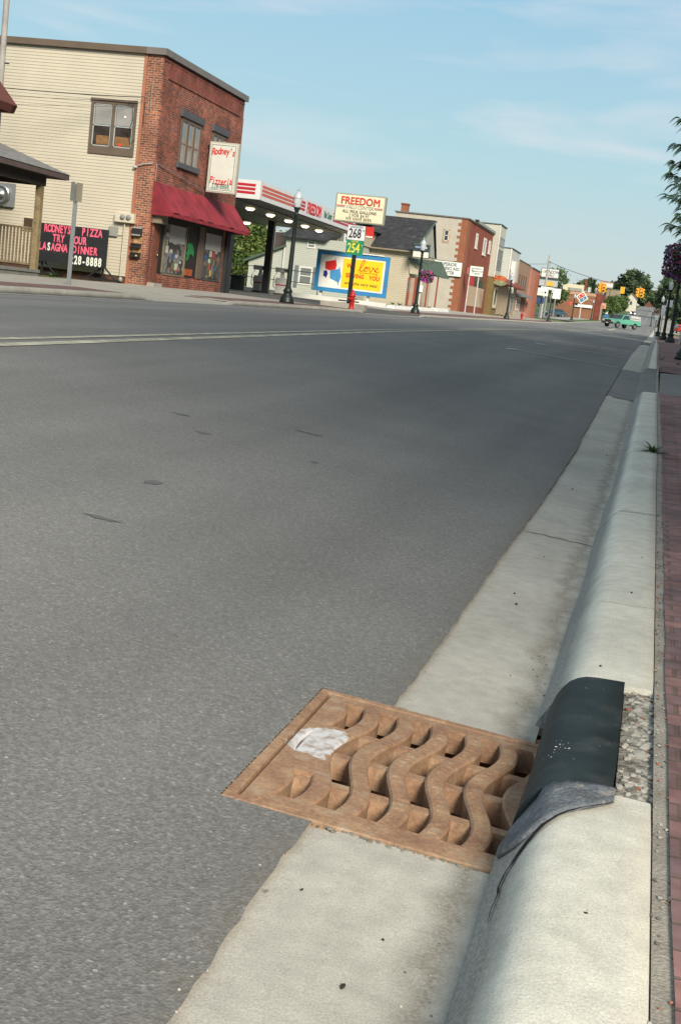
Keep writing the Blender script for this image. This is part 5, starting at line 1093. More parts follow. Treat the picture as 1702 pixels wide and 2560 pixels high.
bs_ = thing('blade_sign', (-15.9, 111, 1.4), 'small white hearing aid sign on two thin posts in front of the boarded shop', 'sign')
bx('panel', PW, bs_, -16.42, -15.30, 110.6, 110.7, 4.60, 5.42); 
for s_, z in (('SUPERIOR', 5.22), ('HEARING AID', 5.01), ('CENTER', 4.80)): text('lettering', s_, .18, (-15.78, 110.59, z), 'y', DI, bs_, xs=.85)
g = B(); g.tube([(-16.2, 110.59, 4.85), (-16.12, 110.59, 4.9), (-16.16, 110.59, 5.0), (-16.24, 110.59, 5.1), (-16.14, 110.59, 5.2), (-16.26, 110.59, 5.26)], .025, 5); g.build('ear_emblem', DI, bs_)
bx('red_panel', mat('pink_panel', (.5, .14, .12), .6), bs_, -16.66, -16.44, 110.8, 110.85, 4.75, 5.25)
for x in (-16.42, -15.62):
    g = B(); g.tube([(x, 110.75, 1.4), (x, 110.75, 4.8)], .05, 8); g.build('post', mat('post_white', (.5, .5, .48), .4), bs_)

# ================================================================== WHITE-TOPPED SHOP, GREY BAY, TAN AND PINK BUILDINGS
SIDW = brickmat('lap_siding_white', (.46, .45, .38), (.45, .44, .37), (.30, .29, .24), 40, .17, .014, dark=.06, bump=.3, mot=.03)
SIDGR = brickmat('lap_siding_grey', (.46, .47, .43), (.45, .46, .42), (.25, .26, .24), 40, .17, .014, dark=.06, bump=.3, mot=.03)
OLV = mat('olive_brick', (.16, .115, .045), .85, .12, 2, fine=.15, fscale=8); TAN = mat('tan_render', (.33, .25, .165), .85, .12, 1.2)
wb = thing('white_topped_shop', (-17, 129, 1.5), 'narrow shop with tall white sided upper storey over an olive wall and red skirt roof', 'building')
bx('upper_wall', SIDW, wb, -21, -16.40, 126.95, 131.6, 5.25, 10.25); g = B(); g.box(-16.46, -16.36, 126.90, 127.05, 5.25, 10.25); g.build('corner_board', TRW, wb)
bx('lower_wall', OLV, wb, -21, -16.38, 127.0, 131.6, 1.0, 5.25); bx('roof_edge', GRT, wb, -21.1, -16.3, 126.85, 131.7, 10.25, 10.33)
bx('shop_wall', TAN, wb, -21, -16.42, 131.6, 138.0, 1.0, 4.9); bx('rear_block', SIDGR, wb, -22, -17.2, 131.6, 137.8, 4.9, 8.4)
window(wb, 'x', -16.40, 127.4, 131.2, 8.3, 9.15, mat('grey_frame', (.25, .26, .26), .5), GL, .12, rail=False, mull=2); window(wb, 'x', -16.40, 127.3, 131.0, 6.0, 8.0, MATS['grey_frame'], mat('dark_olive_glass', (.05, .055, .03), .3), .12, mull=2)
window(wb, 'x', -16.38, 128.4, 130.9, 2.3, 4.4, mat('pale_yellow_trim', (.52, .47, .33), .6), GLs, .3, rail=False, sill=(.1, .1, OLV))
SKR = mat('red_skirt', (.17, .045, .03), .8, .2, 3)
g = B(); g.hexa([(-16.4, 127.3, 4.7), (-15.2, 127.8, 4.7), (-15.2, 138.8, 4.75), (-16.4, 138.8, 4.75)], [(-16.4, 127.3, 5.45), (-16.3, 127.3, 5.45), (-16.3, 138.8, 5.5), (-16.4, 138.8, 5.5)]); g.build('skirt_roof', SKR, wb)
b2 = thing('grey_bay_building', (-17, 142, 1.6), 'pale grey clad building with narrow windows beside the white topped shop', 'building')
bx('upper_wall', SIDGR, b2, -21, -16.35, 137.95, 146.6, 4.9, 8.72); bx('lower_wall', TAN, b2, -21, -16.42, 138.0, 147.6, 1.1, 4.9); g = B(); g.box(-16.42, -16.3, 137.9, 138.1, 4.9, 8.72); g.build('corner_board', TRW, b2)
bx('roof_edge', GRT, b2, -21.1, -16.25, 137.85, 146.7, 8.72, 8.8)
bx('pilaster', TRW, b2, -16.35, -15.9, 139.4, 140.6, 4.2, 7.5); bx('pilaster', TRW, b2, -16.35, -16.1, 141.6, 142.6, 4.2, 6.4)
window(b2, 'x', -16.35, 138.5, 139.4, 5.4, 6.6, MATS['grey_frame'], GL, .1); window(b2, 'x', -16.35, 143.2, 144.4, 5.2, 6.4, MATS['grey_frame'], GL, .1); window(b2, 'x', -16.42, 143.8, 146.2, 2.2, 4.0, MATS['grey_frame'], GL, .15, mull=1)
g = B(); g.hexa([(-16.4, 140.8, 4.7), (-15.2, 140.9, 4.75), (-15.2, 147.5, 4.8), (-16.4, 147.5, 4.8)], [(-16.4, 140.8, 5.45), (-16.3, 140.8, 5.45), (-16.3, 147.5, 5.5), (-16.4, 147.5, 5.5)]); g.build('skirt_roof', SKR, b2)
cs = thing('cafe_sign', (-14.6, 121, 4), 'small oval orange and green sign jutting over the pavement', 'sign')
g = B(); g.prism([(-15.05+.62*math.cos(a*.524), 4.95+.30*math.sin(a*.524)) for a in range(12)], 'y', 121, 121.08); g.build('panel', mat('orange_panel', (.42, .11, .04), .5, .4, 3), cs)
g = B(); g.prism([(-15.0+.6*math.cos(a*.524), 4.55+.24*math.sin(a*.524)) for a in range(12)], 'y', 120.95, 121.03); g.build('lower_panel', mat('green_panel', (.20, .22, .12), .5, .5, 5), cs)
g = B(); g.box(-15.8, -15.4, 121.0, 121.04, 4.9, 4.95); g.build('bracket', BLACK, cs)
for i, (x, y) in enumerate(((-15.8, 128.5), (-15.7, 131.5))): weed(x, y, 1.58, 70, .55, ('green shrub at the foot of the olive wall', 'green shrub in front of the tan shop wall')[i], 40+i, 'plant')
tb = thing('tan_building', (-17, 153, 1.8), 'two storey tan building with tall narrow windows and a grey awning', 'building')
bx('wall', mat('tan_brick', (.27, .165, .11), .85, .1, 2), tb, -22, -16.4, 147.7, 160.2, 1.1, 8.05); bx('roof_edge', GRT, tb, -22, -16.35, 147.6, 160.3, 8.05, 8.15)
for y in (149, 151.4, 153.8, 156.2): window(tb, 'x', -16.4, y, y+.7, 4.9, 6.6, mat('dark_trim', (.08, .06, .05), .6), GL, .1)
g = B(); g.hexa([(-16.4, 148.5, 4.05), (-15.3, 148.5, 4.05), (-15.3, 159.5, 4.2), (-16.4, 159.5, 4.2)], [(-16.4, 148.5, 4.5), (-16.3, 148.5, 4.5), (-16.3, 159.5, 4.6), (-16.4, 159.5, 4.6)]); g.build('awning', mat('grey_awning', (.13, .14, .14), .7), tb)
for y in (149, 151.6, 154.2, 156.8): window(tb, 'x', -16.4, y, y+1.6, 2.5, 4.0, TRW if y < 152 else REDW, GL, .15)
bx('stone_base', mat('stone_veneer', (.36, .32, .26), .9, .3, 3), tb, -16.4, -16.34, 147.8, 160, 1.5, 2.45)
pb = thing('pink_building', (-17, 165, 1.9), 'pink and orange painted building at the end of the left row', 'building')
bx('wall', mat('pink_render', (.36, .15, .11), .8, .12, 1), pb, -22, -16.15, 160.35, 164.4, 1.1, 7.85); bx('front_wall', mat('orange_render', (.31, .125, .065), .8, .12, 1), pb, -22, -16.13, 164.4, 170.5, 1.1, 7.85); bx('roof_edge', GRT, pb, -22, -16.05, 160.3, 170.6, 7.85, 7.98)
for y in (165.4, 167.8): bx('pilaster', mat('orange_pilaster', (.26, .09, .05), .8), pb, -16.13, -15.98, y, y+.5, 1.5, 7.6)
for y in (166.1, 168.6): window(pb, 'x', -16.13, y, y+1.1, 5.2, 6.6, MATS['dark_trim'], GL, .1)

# ================================================================== FAR STREET
struct(sheet('pavement', CON_S, [-17.3, -14.3], frange(193.2, 330, 20), lambda x, y: zw(x, y)+.02))
struct(sheet('parking_lot', MATS['old_asphalt'], [-40, -17.35], frange(205, 279.5, 12), lambda x, y: ip(y, YW, ZW)+.02))
# utility pole and pylon signs
u2 = thing('utility_pole', (-16.1, 180, 2.2), 'tall pale timber utility pole standing in front of the window company sign', 'utility pole')
g = B(); g.tube([(-16.15, 180, 2.0), (-16.05, 180, 10.7)], [.17, .13], 10); g.build('pole', mat('pole_silver', (.34, .34, .32), .8, .15, 3), u2)
g = B(); g.box(-16.35, -15.8, 179.9, 180.05, 9.75, 9.85); g.box(-15.86, -15.8, 179.9, 180.0, 8.6, 9.9); g.build('bracket', mat('bracket_grey', (.2, .2, .2), .6), u2)
py_ = thing('pylon_sign', (-17, 195, 2.3), 'tall white rounded window company sign over a grey panel with a yellow emblem', 'sign')
bx('cabinet', mat('sign_green_edge', (.05, .07, .07), .5), py_, -18.36, -15.64, 195, 195.4, 8.12, 9.58, bevel=.12); bx('sign_face', PW, py_, -18.24, -15.76, 194.96, 195, 8.24, 9.46, bevel=.08)
text('lettering', 'WINDOW', .72, (-16.75, 194.95, 9.02), 'y', INK, py_, bold=.02, xs=.62); text('lettering', 'WORLD', .40, (-17.0, 194.95, 8.56), 'y', INK, py_, bold=.03, xs=.9)
bx('emblem', mat('pale_gold', (.5, .46, .32), .6), py_, -18.15, -17.75, 194.95, 194.96, 8.75, 9.3); bx('red_line', RED, py_, -18.1, -15.9, 194.95, 194.96, 8.32, 8.37)
bx('lower_panel', mat('panel_grey', (.38, .38, .38), .5), py_, -18.4, -15.7, 195, 195.3, 6.95, 7.85); bx('top_band', MATS['sign_green_edge'], py_, -18.3, -15.7, 195, 195.3, 7.85, 8.12)
g = B(); g.prism([(-17.3, 7.0), (-16.2, 7.0), (-16.3, 7.6), (-16.7, 7.75), (-17.3, 7.65)], 'y', 194.95, 195); g.build('yellow_emblem', mat('emblem_yellow', (.55, .38, .06), .5), py_); bx('post', MATS['bracket_grey'], py_, -17.15, -16.9, 195.1, 195.3, 2.2, 7.0); bx('second_post', MATS['bracket_grey'], py_, -16.45, -16.2, 195.1, 195.3, 2.2, 7.0)
w2_ = thing('low_sign', (-15.9, 175, 2.1), 'blank-looking cream sign with a small round emblem above a dark blue panel', 'sign')
bx('panel', PW, w2_, -16.75, -15.15, 174.9, 175.1, 5.05, 6.05); bx('crest_bar', PW, w2_, -16.2, -14.5, 175.1, 175.2, 5.95, 6.25)
g = B(); g.lathe([(.13, 0), (.13, .02), (0, .02)], 0, 0, 0, 12); g.v = [(-15.5+a, 174.9-c_, 5.5+b_) for a, b_, c_ in g.v]; g.build('emblem', INK, w2_)
text('lettering', 'insurance', .16, (-16.1, 174.89, 5.5), 'y', GRY, w2_); bx('blue_panel', mat('navy_blue', (.03, .06, .14), .6), w2_, -16.75, -15.6, 175.2, 175.5, 4.0, 4.85); g = B(); g.box(-16.0, -15.9, 175.2, 175.3, 2.1, 5.0); g.build('post', MATS['bracket_grey'], w2_)
w3_ = thing('low_sign', (-15, 183, 2.2), 'second cream sign panel overlapping behind the one with the emblem', 'sign'); bx('panel', PW, w3_, -15.4, -14.1, 183, 183.1, 5.0, 6.4); bx('post', MATS['bracket_grey'], w3_, -14.8, -14.65, 183, 183.1, 2.2, 5.0)
# long brick building and neighbours
lb_ = thing('long_brick_building', (-18, 281, 3.2), 'long low orange-brown brick building wall seen across the side street', 'building')
bx('wall', mat('long_brick', (.21, .100, .055), .85, .10, .8), lb_, -23, -14.05, 280, 300, 2.8, 8.4); bx('pale_band', mat('coping_peach', (.42, .24, .15), .8), lb_, -23, -14.05, 279.95, 300, 8.4, 9.05); bx('roof_edge', mat('coping_dark', (.13, .07, .05), .7), lb_, -23, -14.0, 279.9, 300, 9.05, 9.12)
bx('stripe', mat('stripe_pale', (.40, .24, .17), .7), lb_, -23, -14.05, 279.93, 280, 7.5, 7.6); bx('corner_tower', mat('dark_brick', (.16, .04, .025), .85, .2, 1), lb_, -14.05, -12.95, 279.8, 300, 2.8, 9.15); bx('white_awning', PW, lb_, -18.3, -14.6, 279.6, 279.95, 5.9, 6.5)
bx('pale_door', mat('door_pale', (.36, .34, .28), .7), lb_, -12.95, -12.9, 282, 290, 3.4, 6.9)
cb_ = thing('cream_building', (-22, 330, 4), 'cream flat roofed building with a grey wing behind the long brick building', 'building')
bx('wall', mat('cream_render', (.55, .50, .36), .8, .08, 1), cb_, -25.2, -20, 331, 345, 4, 12.2); bx('grey_wing', mat('grey_wing', (.26, .25, .23), .8), cb_, -23.5, -20.4, 330.5, 331, 4, 11.3)
bx('glass_wing', mat('blue_glass', (.06, .08, .09), .3), cb_, -26.5, -25.2, 331, 340, 4, 11.6); bx('chimney', mat('chimney_brick', (.13, .045, .035), .85), cb_, -20.0, -19.35, 332, 332.7, 11, 13.9)
for x in (-22.9, -22.3): bx('roof_vent', BLACK, cb_, x, x+.3, 333, 333.3, 12.2, 12.5)
wh_ = thing('white_low_building', (-17, 335, 4.2), 'white building with grey markings below the raised tan box', 'building'); bx('wall', mat('white_render', (.52, .52, .5), .8, .2, 1.5), wh_, -28.6, -22, 500, 515, 8, 17.3); bx('roof_edge', BLACK, wh_, -22.2, -21.8, 499.5, 515, 12, 18)
tx_ = thing('tan_upper_building', (-12.6, 330, 4.2), 'plain tan box shaped building face right of the white one', 'building'); bx('wall', mat('tan_board_wall', (.25, .20, .14), .8, .06, 1), tx_, -21.8, -16.6, 500, 512, 8, 17.4); bx('roof_edge', GRT, tx_, -22, -16.4, 499.9, 512, 17.4, 17.7)
rs_ = thing('roof_sign', (-22, 496, 18), 'wide pale sign with faded red lettering blocks above the roofs', 'sign'); bx('panel', mat('faded_panel', (.46, .38, .32), .6), rs_, -24.2, -19.4, 495, 495.3, 17.7, 19.7); bx('red_top', mat('faded_pink', (.50, .24, .16), .6), rs_, -24.3, -19.3, 494.9, 495.3, 19.7, 19.95)
for k in range(5): bx('pale_block', PW, rs_, -23.8+.88*k, -23.2+.88*k, 494.9, 495, 18.2, 19.2)
for x in (-23.5, -20.3): bx('post', BLACK, rs_, x, x+.2, 495.3, 495.5, 9, 17.7)
ds = thing('diamond_sign', (-16.5, 272, 3.2), 'tilted diamond shaped pizza sign, red half with dots and blue half, on a grey pole', 'sign')
def dia(g, c, r, y0, y1, ang=0): g.prism([(c[0]+r*math.cos(ang+k*math.pi/2), c[1]+r*math.sin(ang+k*math.pi/2)) for k in range(4)], 'y', y0, y1)
c0 = (-16.5, 7.75); g = B(); dia(g, c0, 1.28, 272, 272.3, -.1); g.build('white_panel', PW, ds)
ca, sa = math.cos(-.1), math.sin(-.1)
def dd_(x, z): return (c0[0]+x*ca-z*sa, c0[1]+x*sa+z*ca)
g = B(); g.prism([dd_(-.98, .04), dd_(0, 1.05), dd_(.50, .54), dd_(-.46, -.48)], 'y', 271.95, 272); g.build('red_half', RED, ds)
g = B(); g.prism([dd_(-.40, -.54), dd_(.56, .48), dd_(1.04, 0), dd_(.02, -1.02)], 'y', 271.95, 272); g.build('blue_half', mat('teal_panel', (.06, .20, .30), .5), ds)
for x, z in ((-.55, .02), (.0, .55), (.35, -.25)):
    g = B(); p = dd_(x, z); g.prism([(p[0]+.13*math.cos(k*.785), p[1]+.13*math.sin(k*.785)) for k in range(8)], 'y', 271.9, 271.95); g.build('white_dot', PW, ds)
g = B(); g.tube([(-16.5, 272.15, 3.1), (-16.5, 272.15, 6.5)], .11, 8); g.build('pole', MATS['post_white'], ds)
bsx = thing('roadside_sign', (-13.5, 305, 4), 'small white and blue sign panel beside the dark parked pickup', 'sign'); bx('panel', PW, bsx, -13.4, -12.2, 305, 305.1, 5.5, 6.9); bx('blue_foot', mat('sign_blue', (.04, .14, .3), .5), bsx, -13.5, -11.9, 304.95, 305.1, 4.7, 5.4); bx('post', BLACK, bsx, -12.8, -12.7, 305.1, 305.2, 3.6, 5.5)
ars = thing('arch_sign', (-14, 290, 3.4), 'peach arched sign panel at the corner of the dark brick', 'sign'); bx('panel', mat('peach_panel', (.5, .3, .22), .6), ars, -13.2, -12.0, 285, 285.1, 6.2, 7.4); bx('orange_inset', mat('orange_inset', (.45, .14, .05), .6), ars, -12.9, -12.3, 284.95, 285, 6.3, 6.9); bx('post', BLACK, ars, -12.7, -12.55, 285.1, 285.2, 3.3, 6.2)

# traffic signals hung on a span wire
SY = mat('signal_yellow', (.62, .30, .02), .45, .1, 6)
REDL = mat('lit_red_lens', (.5, .03, .02), .3, 0, 1, emit=(1, .12, .03), est=2.6); AML = mat('amber_lens', (.35, .16, .03), .3); GNL = mat('green_lens', (.02, .05, .035), .3)
def signal(loc, rz, lb):
    t = thing('traffic_signal', (0, 0, 0), lb, 'traffic signal', 'signal heads over the crossing')
    for q in range(4):
        a = q*math.pi/2; R4 = Matrix.Rotation(a, 4, 'Z')
        g = B(); g.box(-.19, .19, -.40, -.18, -.55, .55); g.v = [tuple(R4 @ Vector(p)) for p in g.v]; h = g.build('signal_housing', SY, t)
        for z, m in ((.36, REDL if q == 0 else AML), (0, AML), (-.36, GNL)):
            g = B(); g.lathe([(.0, 0), (.14, 0), (.14, .02)], 0, 0, 0, 12); g.v = [tuple(R4 @ Vector((x, -.405-z2, y+z))) for x, y, z2 in g.v]; g.build('lens', m, h)
            g = B(); vs = []
            for k in range(9):
                th = math.pi*(-.15+1.3*k/8); vs += [(.165*math.cos(th), -.40, z+.165*math.sin(th)), (.165*math.cos(th), -.62+.06*abs(math.cos(th)), z+.155*math.sin(th))]
            g.add([tuple(R4 @ Vector(p)) for p in vs], [(2*k, 2*k+1, 2*k+3, 2*k+2) for k in range(8)], True); g.build('visor', SY, h)
    g = B(); g.tube([(0, 0, .5), (0, 0, .85)], .03, 6); g.box(-.25, .25, -.25, .25, .52, .58); g.box(-.25, .25, -.25, .25, -.58, -.52); g.build('hanger', SY, t)
    t.location = loc; t.rotation_euler = (0, 0, rz); return t
s1_ = signal((-7.8, 165, 6.58), R(32), 'left hanging yellow traffic signal showing red'); copy_tree(s1_, (-3.12, 165, 6.52), R(28), 'right hanging yellow traffic signal showing red')
cb2 = thing('case_sign', (-5.25, 165, 6.6), 'plain yellow-orange signal box hanging between the two traffic signals', 'signal box'); bx('box', mat('box_amber', (.75, .34, .02), .4), cb2, -5.52, -4.98, 164.9, 165.15, 6.17, 7.0, bevel=.03); g = B(); g.tube([(-5.25, 165.02, 7.0), (-5.25, 165.02, 7.25)], .03, 6); g.build('hanger', BLACK, cb2)
cable(sag((-16.05, 180, 9.8), (-7.8, 165, 7.45), .15)+sag((-7.8, 165, 7.45), (12, 165, 7.7), .25)[1:], .03, 'span wire from the utility pole carrying the traffic signals')
cable(sag((-16.1, 180, 9.5), (-28, 176, 8.9), .3), .025, 'thin wire running left from the utility pole over the pink building')
sp2 = thing('signal_pole', (12, 165, 1.8), 'grey steel pole on the right holding the span wire', 'pole'); g = B(); g.tube([(12, 165, 1.5), (12, 165, 8)], .12, 8); g.build('pole', GALV, sp2)
g = B(); g.lathe([(0, 0), (.22, 0), (.22, .06), (0, .06)], 0, 0, 0, 14); g.v = [(-13.35+a, 194.7-c_, 6.05-1.2+b_) for a, b_, c_ in g.v]
rsg = thing('small_red_signal', (-13.3, 194.8, 4.8), 'small round red signal fixed left of the lamp by the long brick wall', 'signal'); g.build('red_disc', mat('red_disc', (.5, .02, .02), .4, emit=(1, .08, .05), est=.8), rsg); bx('arm', BLACK, rsg, -13.2, -12.3, 194.75, 194.85, 4.78, 4.9); bx('housing', BLACK, rsg, -12.7, -12.35, 194.7, 195, 4.62, 5.02)
for i, (x, y, z, w_, h_, lb) in enumerate(((.18, 100, 3.61, .45, .52, 'squarish white sign beside the upper right lamp globe'), (-.14, 104, 2.98, .32, .82, 'tall narrow white sign left of the thick right-hand lamp post'), (-.62, 126, 2.9, .3, .5, 'smallest white and blue sign below the red flower basket'))):
    t = thing('white_sign', (x+w_/2, y, zrw(y)), lb, 'sign', 'white signs along the right pavement'); bx('panel', mat('bright_white', (.88, .88, .88), .4, 0, 1), t, x, x+w_, y, y+.02, z, z+h_, bevel=.008); g = B(); g.tube([(x+w_/2, y+.05, zrw(y)), (x+w_/2, y+.05, z+h_)], .03, 6); g.build('post', mat('post_green', (.03, .06, .05), .5), t)
basket(-.62, 127.5, 3.7, .38, 'small far basket of red and white flowers on a right-hand lamp', [(.40, .08, .05), (.42, .35, .30)], 150, 23, (-.2, 128, 4.3))
gp = tag(MB().tube([(1.17, 76, .9), (1.23, 76, 3.1)], .06, 8).build('steel_post', GALV), 'plain grey steel post at the right frame edge past the side street', 'post')

# ---------- vehicles
TYR = mat('tyre', (.015, .015, .015), .8); RIM = mat('rim', (.35, .33, .30), .35, metal=.7); CARG = glassmat('car_glass', (.02, .03, .04), .05)
def wheels(t, xs_, hw, r, wd):
    for x in xs_:
        for s in (-1, 1):
            g = B(); g.lathe([(r*.62, -wd/2), (r*.95, -wd/2), (r, -wd*.3), (r, wd*.3), (r*.95, wd/2), (r*.62, wd/2)], 0, 0, 0, 20); g.v = [(x+a, s*hw+c_, r+b_) for a, b_, c_ in g.v]; wh = g.build('wheel', TYR, t)
            g = B(); g.lathe([(0, -.5), (r*.25, -.55), (r*.5, -.35), (r*.63, -.5), (r*.63, .5)], 0, 0, 0, 14); g.v = [(x+a, s*(hw+c_*-wd*1.0), r+b_) for a, b_, c_ in g.v]; g.build('rim', RIM, wh)
def pickup(loc, rz, col, lb, cap=True):
    t = thing('pickup_truck', (0, 0, 0), lb, 'pickup truck'); P_ = col
    g = B()
    low = [(-2.75, .55), (-2.75, 1.10), (-.62, 1.13), (.98, 1.14), (1.3, 1.16), (2.45, 1.03), (2.68, .92), (2.72, .55)]
    arch = lambda cx: [(cx+.46*math.cos(a), .36+.46*math.sin(a)) for a in [math.pi*.13, math.pi*.3, math.pi*.5, math.pi*.7, math.pi*.87]]
    bot = [(2.72, .55)]+arch(1.82)+arch(-1.62)+[(-2.75, .55)]
    poly = [(-2.75, .55), (-2.78, 1.10), (-.62, 1.13), (.98, 1.14), (1.3, 1.16), (2.45, 1.03), (2.70, .90), (2.74, .58)]+arch(1.82)+arch(-1.62)
    n = len(poly); W_ = [.97 if z < 1.05 else .93 for x, z in poly]
    vs = [(x, -w_, z) for (x, z), w_ in zip(poly, W_)]+[(x, w_, z) for (x, z), w_ in zip(poly, W_)]
    g.add(vs, [list(range(n))[::-1], list(range(n, 2*n))]+[(i, (i+1) % n, n+(i+1) % n, n+i) for i in range(n)])
    g.hexa([(-.60, -.93, 1.10), (1.22, -.93, 1.12), (1.22, .93, 1.12), (-.60, .93, 1.10)], [(-.52, -.74, 1.72), (.50, -.74, 1.74), (.50, .74, 1.74), (-.52, .74, 1.72)])
    bd = g.build('body', P_, t, .03)
    g = B()
    for s in (-1, 1): g.add([(-.42, s*.925, 1.17), (.98, s*.925, 1.19), (.46, s*.765, 1.67), (-.42, s*.765, 1.66)], [(0, 1, 2, 3)])
    g.add([(1.19, -.84, 1.18), (1.19, .84, 1.18), (.60, .70, 1.70), (.60, -.70, 1.70)], [(0, 1, 2, 3)]); g.v = [(x+.015*(1 if x > 1 or x > .55 and abs(y) < .72 else 0), y, z) for x, y, z in g.v]
    g.build('windows', CARG, t)
    if cap: 
        g = B(); g.hexa([(-2.74, -.93, 1.13), (-.66, -.93, 1.15), (-.66, .93, 1.15), (-2.74, .93, 1.13)], [(-2.66, -.82, 1.70), (-.70, -.82, 1.74), (-.70, .82, 1.74), (-2.66, .82, 1.70)]); tp = g.build('bed_cap', mat('cap_white', (.42, .40, .38), .5), t, .03)
        g = B(); g.box(-2.72, -.68, -.955, .955, 1.36, 1.41); g.build('trim_band', mat('cap_band', (.22, .21, .22), .5), tp)
    g = B(); g.box(2.68, 2.86, -.94, .94, .42, .66); g.build('bumper', mat('bumper_dark', (.05, .05, .05), .4), t, .03); g = B(); g.box(-2.92, -2.76, -.9, .9, .45, .62); g.build('rear_bumper', mat('bumper_dark', (.05, .05, .05), .4), t)
    g = B(); g.box(2.66, 2.745, -.5, .5, .70, .93); g.build('grille', mat('grille_dark', (.03, .03, .03), .4), t)
    g = B(); g.box(2.86, 2.87, -.16, .16, .47, .58); g.build('number_plate', PW, t)
    for s in (-1, 1): g = B(); g.box(2.55, 2.75, s*.74-.2, s*.74+.2, .74, .93); g.build('headlight', mat('headlight_glass', (.6, .6, .58), .15), t)
    for s in (-1, 1): g = B(); g.box(-.05, .12, s*1.0-.08, s*1.0+.08, 1.12, 1.26) if 0 else g.box(.82, .94, s*1.03-.08, s*1.03+.08, 1.15, 1.3); g.build('mirror', mat('bumper_dark', (.05, .05, .05), .4), t)
    wheels(t, (1.82, -1.62), .83, .37, .24)
    t.location = loc; t.rotation_euler = (0, 0, rz); return t
pickup((-4.95, 171.5, 1.98), R(232), mat('mint_paint', (.095, .33, .22), .35, .04, 2, spec=.5), 'mint green pickup truck with a pale bed cap turning at the crossing')
def car(loc, rz, col, lb, lit=False, grp=None):
    t = thing('car', (0, 0, 0), lb, 'car', grp)
    g = B(); poly = [(-2.2, .35), (-2.25, .75), (-2.1, .92), (-1.3, .95), (1.0, .92), (2.05, .78), (2.22, .6), (2.2, .35)]
    g.prism([(x, z) for x, z in poly], 'y', -.86, .86); g.hexa([(-1.75, -.8, .93), (1.05, -.8, .93), (1.05, .8, .93), (-1.75, .8, .93)], [(-1.15, -.62, 1.40), (.25, -.62, 1.42), (.25, .62, 1.42), (-1.15, .62, 1.40)]); g.build('body', col, t, .05)
    g = B(); g.hexa([(-1.70, -.81, .97), (1.0, -.81, .97), (1.0, .81, .97), (-1.70, .81, .97)], [(-1.18, -.64, 1.35), (.30, -.64, 1.37), (.30, .64, 1.37), (-1.18, .64, 1.35)]); g.v = [(x*1.01, y, z) for x, y, z in g.v]; g.build('windows', CARG, t)
    for s in (-1, 1): g = B(); g.box(2.1, 2.24, s*.6-.17, s*.6+.17, .58, .74); g.build('headlight', mat('lit_headlight', (.9, .9, .85), .2, 0, 1, emit=(1, .97, .9), est=14) if lit else mat('headlight_glass', (.6, .6, .58), .15), t)
    for s in (-1, 1): g = B(); g.box(-2.27, -2.2, s*.66-.14, s*.66+.14, .68, .82); g.build('tail_light', mat('tail_red', (.35, .02, .02), .3), t)
    wheels(t, (1.35, -1.35), .78, .32, .2); t.location = loc; t.rotation_euler = (0, 0, rz); return t
car((-19.0, 238, 3.0), R(215), mat('teal_paint', (.035, .075, .10), .3), 'dark blue-green car parked in the lot before the long brick wall')
car((-9.7, 452, 8.05), R(-90), mat('dark_paint', (.03, .03, .035), .3), 'oncoming dark car with both headlights lit on the hill', True)
car((-15.6, 790, 18.95), R(-70), mat('silver_paint', (.6, .62, .64), .3), 'tiny silver car at the crest of the hill')
pickup((-11.0, 318, 3.95), R(80), mat('black_paint_car', (.02, .02, .022), .3), 'dark pickup parked at the left kerb beyond the brick building', False)
t_ = car((3.0, 205, 2.35), R(100), mat('red_paint', (.35, .03, .02), .3), 'small red vehicle glimpsed behind the right-hand lamp posts')

# ---------- trees
LEAFA = mat('leaf_mid', (.060, .105, .028), .6, .35, 1.2, spec=.2); LEAFB = mat('leaf_light', (.105, .15, .045), .6, .3, 1.2, spec=.2); LEAFC = mat('leaf_dark', (.026, .048, .018), .65, .3, 1.2, spec=.2); BARK = mat('bark', (.10, .08, .06), .9, .3, 4)
def tree(x, y, z0, h, r, lb, ncl=40, nl=90, leaf=.12, seed=1, base=.35, mats=(LEAFA, LEAFB, LEAFC), tr=.12, name='tree', grp=None, squash=1.0):
    rs = random.Random(seed); t = thing(name, (x, y, z0), lb, 'tree', grp)
    g = B(); top = z0+h*.75; g.tube([(x, y, z0-.3), (x+r*.03, y, z0+h*base), (x-r*.03, y, top)], [tr, tr*.7, tr*.2], 8)
    cl = []
    for k in range(ncl):
        th = rs.uniform(0, 6.283); v = rs.uniform(-1, 1); q = rs.uniform(.55, 1)**.6; s_ = math.sqrt(1-v*v)
        hh = h*(1-base)/2; c = Vector((x+r*q*s_*math.cos(th)*rs.uniform(.75, 1.1), y+r*q*s_*math.sin(th)*rs.uniform(.75, 1.1), z0+h*base+hh+hh*q*v*squash)); cl.append(c)
    for c in cl[::max(1, ncl//12)]:
        p = Vector((x, y, min(c.z-.1*h, z0+h*base+rs.uniform(0, .3)*h))); g.tube([p, p.lerp(c, .5)+Vector((0, 0, .05*h)), c], [tr*.4, tr*.22, tr*.08], 5)
    g.build('trunk', BARK, t)
    g = B(); cr_ = r*.30
    for i, c in enumerate(cl):
        up = (c.z-z0-h*base)/(h*(1-base)); tone = rs.random()
        for k in range(nl):
            o = Vector((rs.gauss(0, 1), rs.gauss(0, 1), rs.gauss(0, .8))); o = o*cr_*.62; p = c+o
            a = Vector((rs.gauss(0, 1), rs.gauss(0, 1), rs.gauss(0, .6))).normalized(); b = a.cross(Vector((rs.gauss(0, 1), rs.gauss(0, 1), rs.gauss(0, 1)))).normalized(); L_ = leaf*rs.uniform(.6, 1.3)
            g.cur = 0 if tone < .5 else (1 if tone < .78 else 2)
            if rs.random() < .2: g.cur = rs.randrange(3)
            g.quad(p-a*L_, p-b*L_*.5, p+a*L_, p+b*L_*.5)
    g.build('crown', list(mats), t); return t
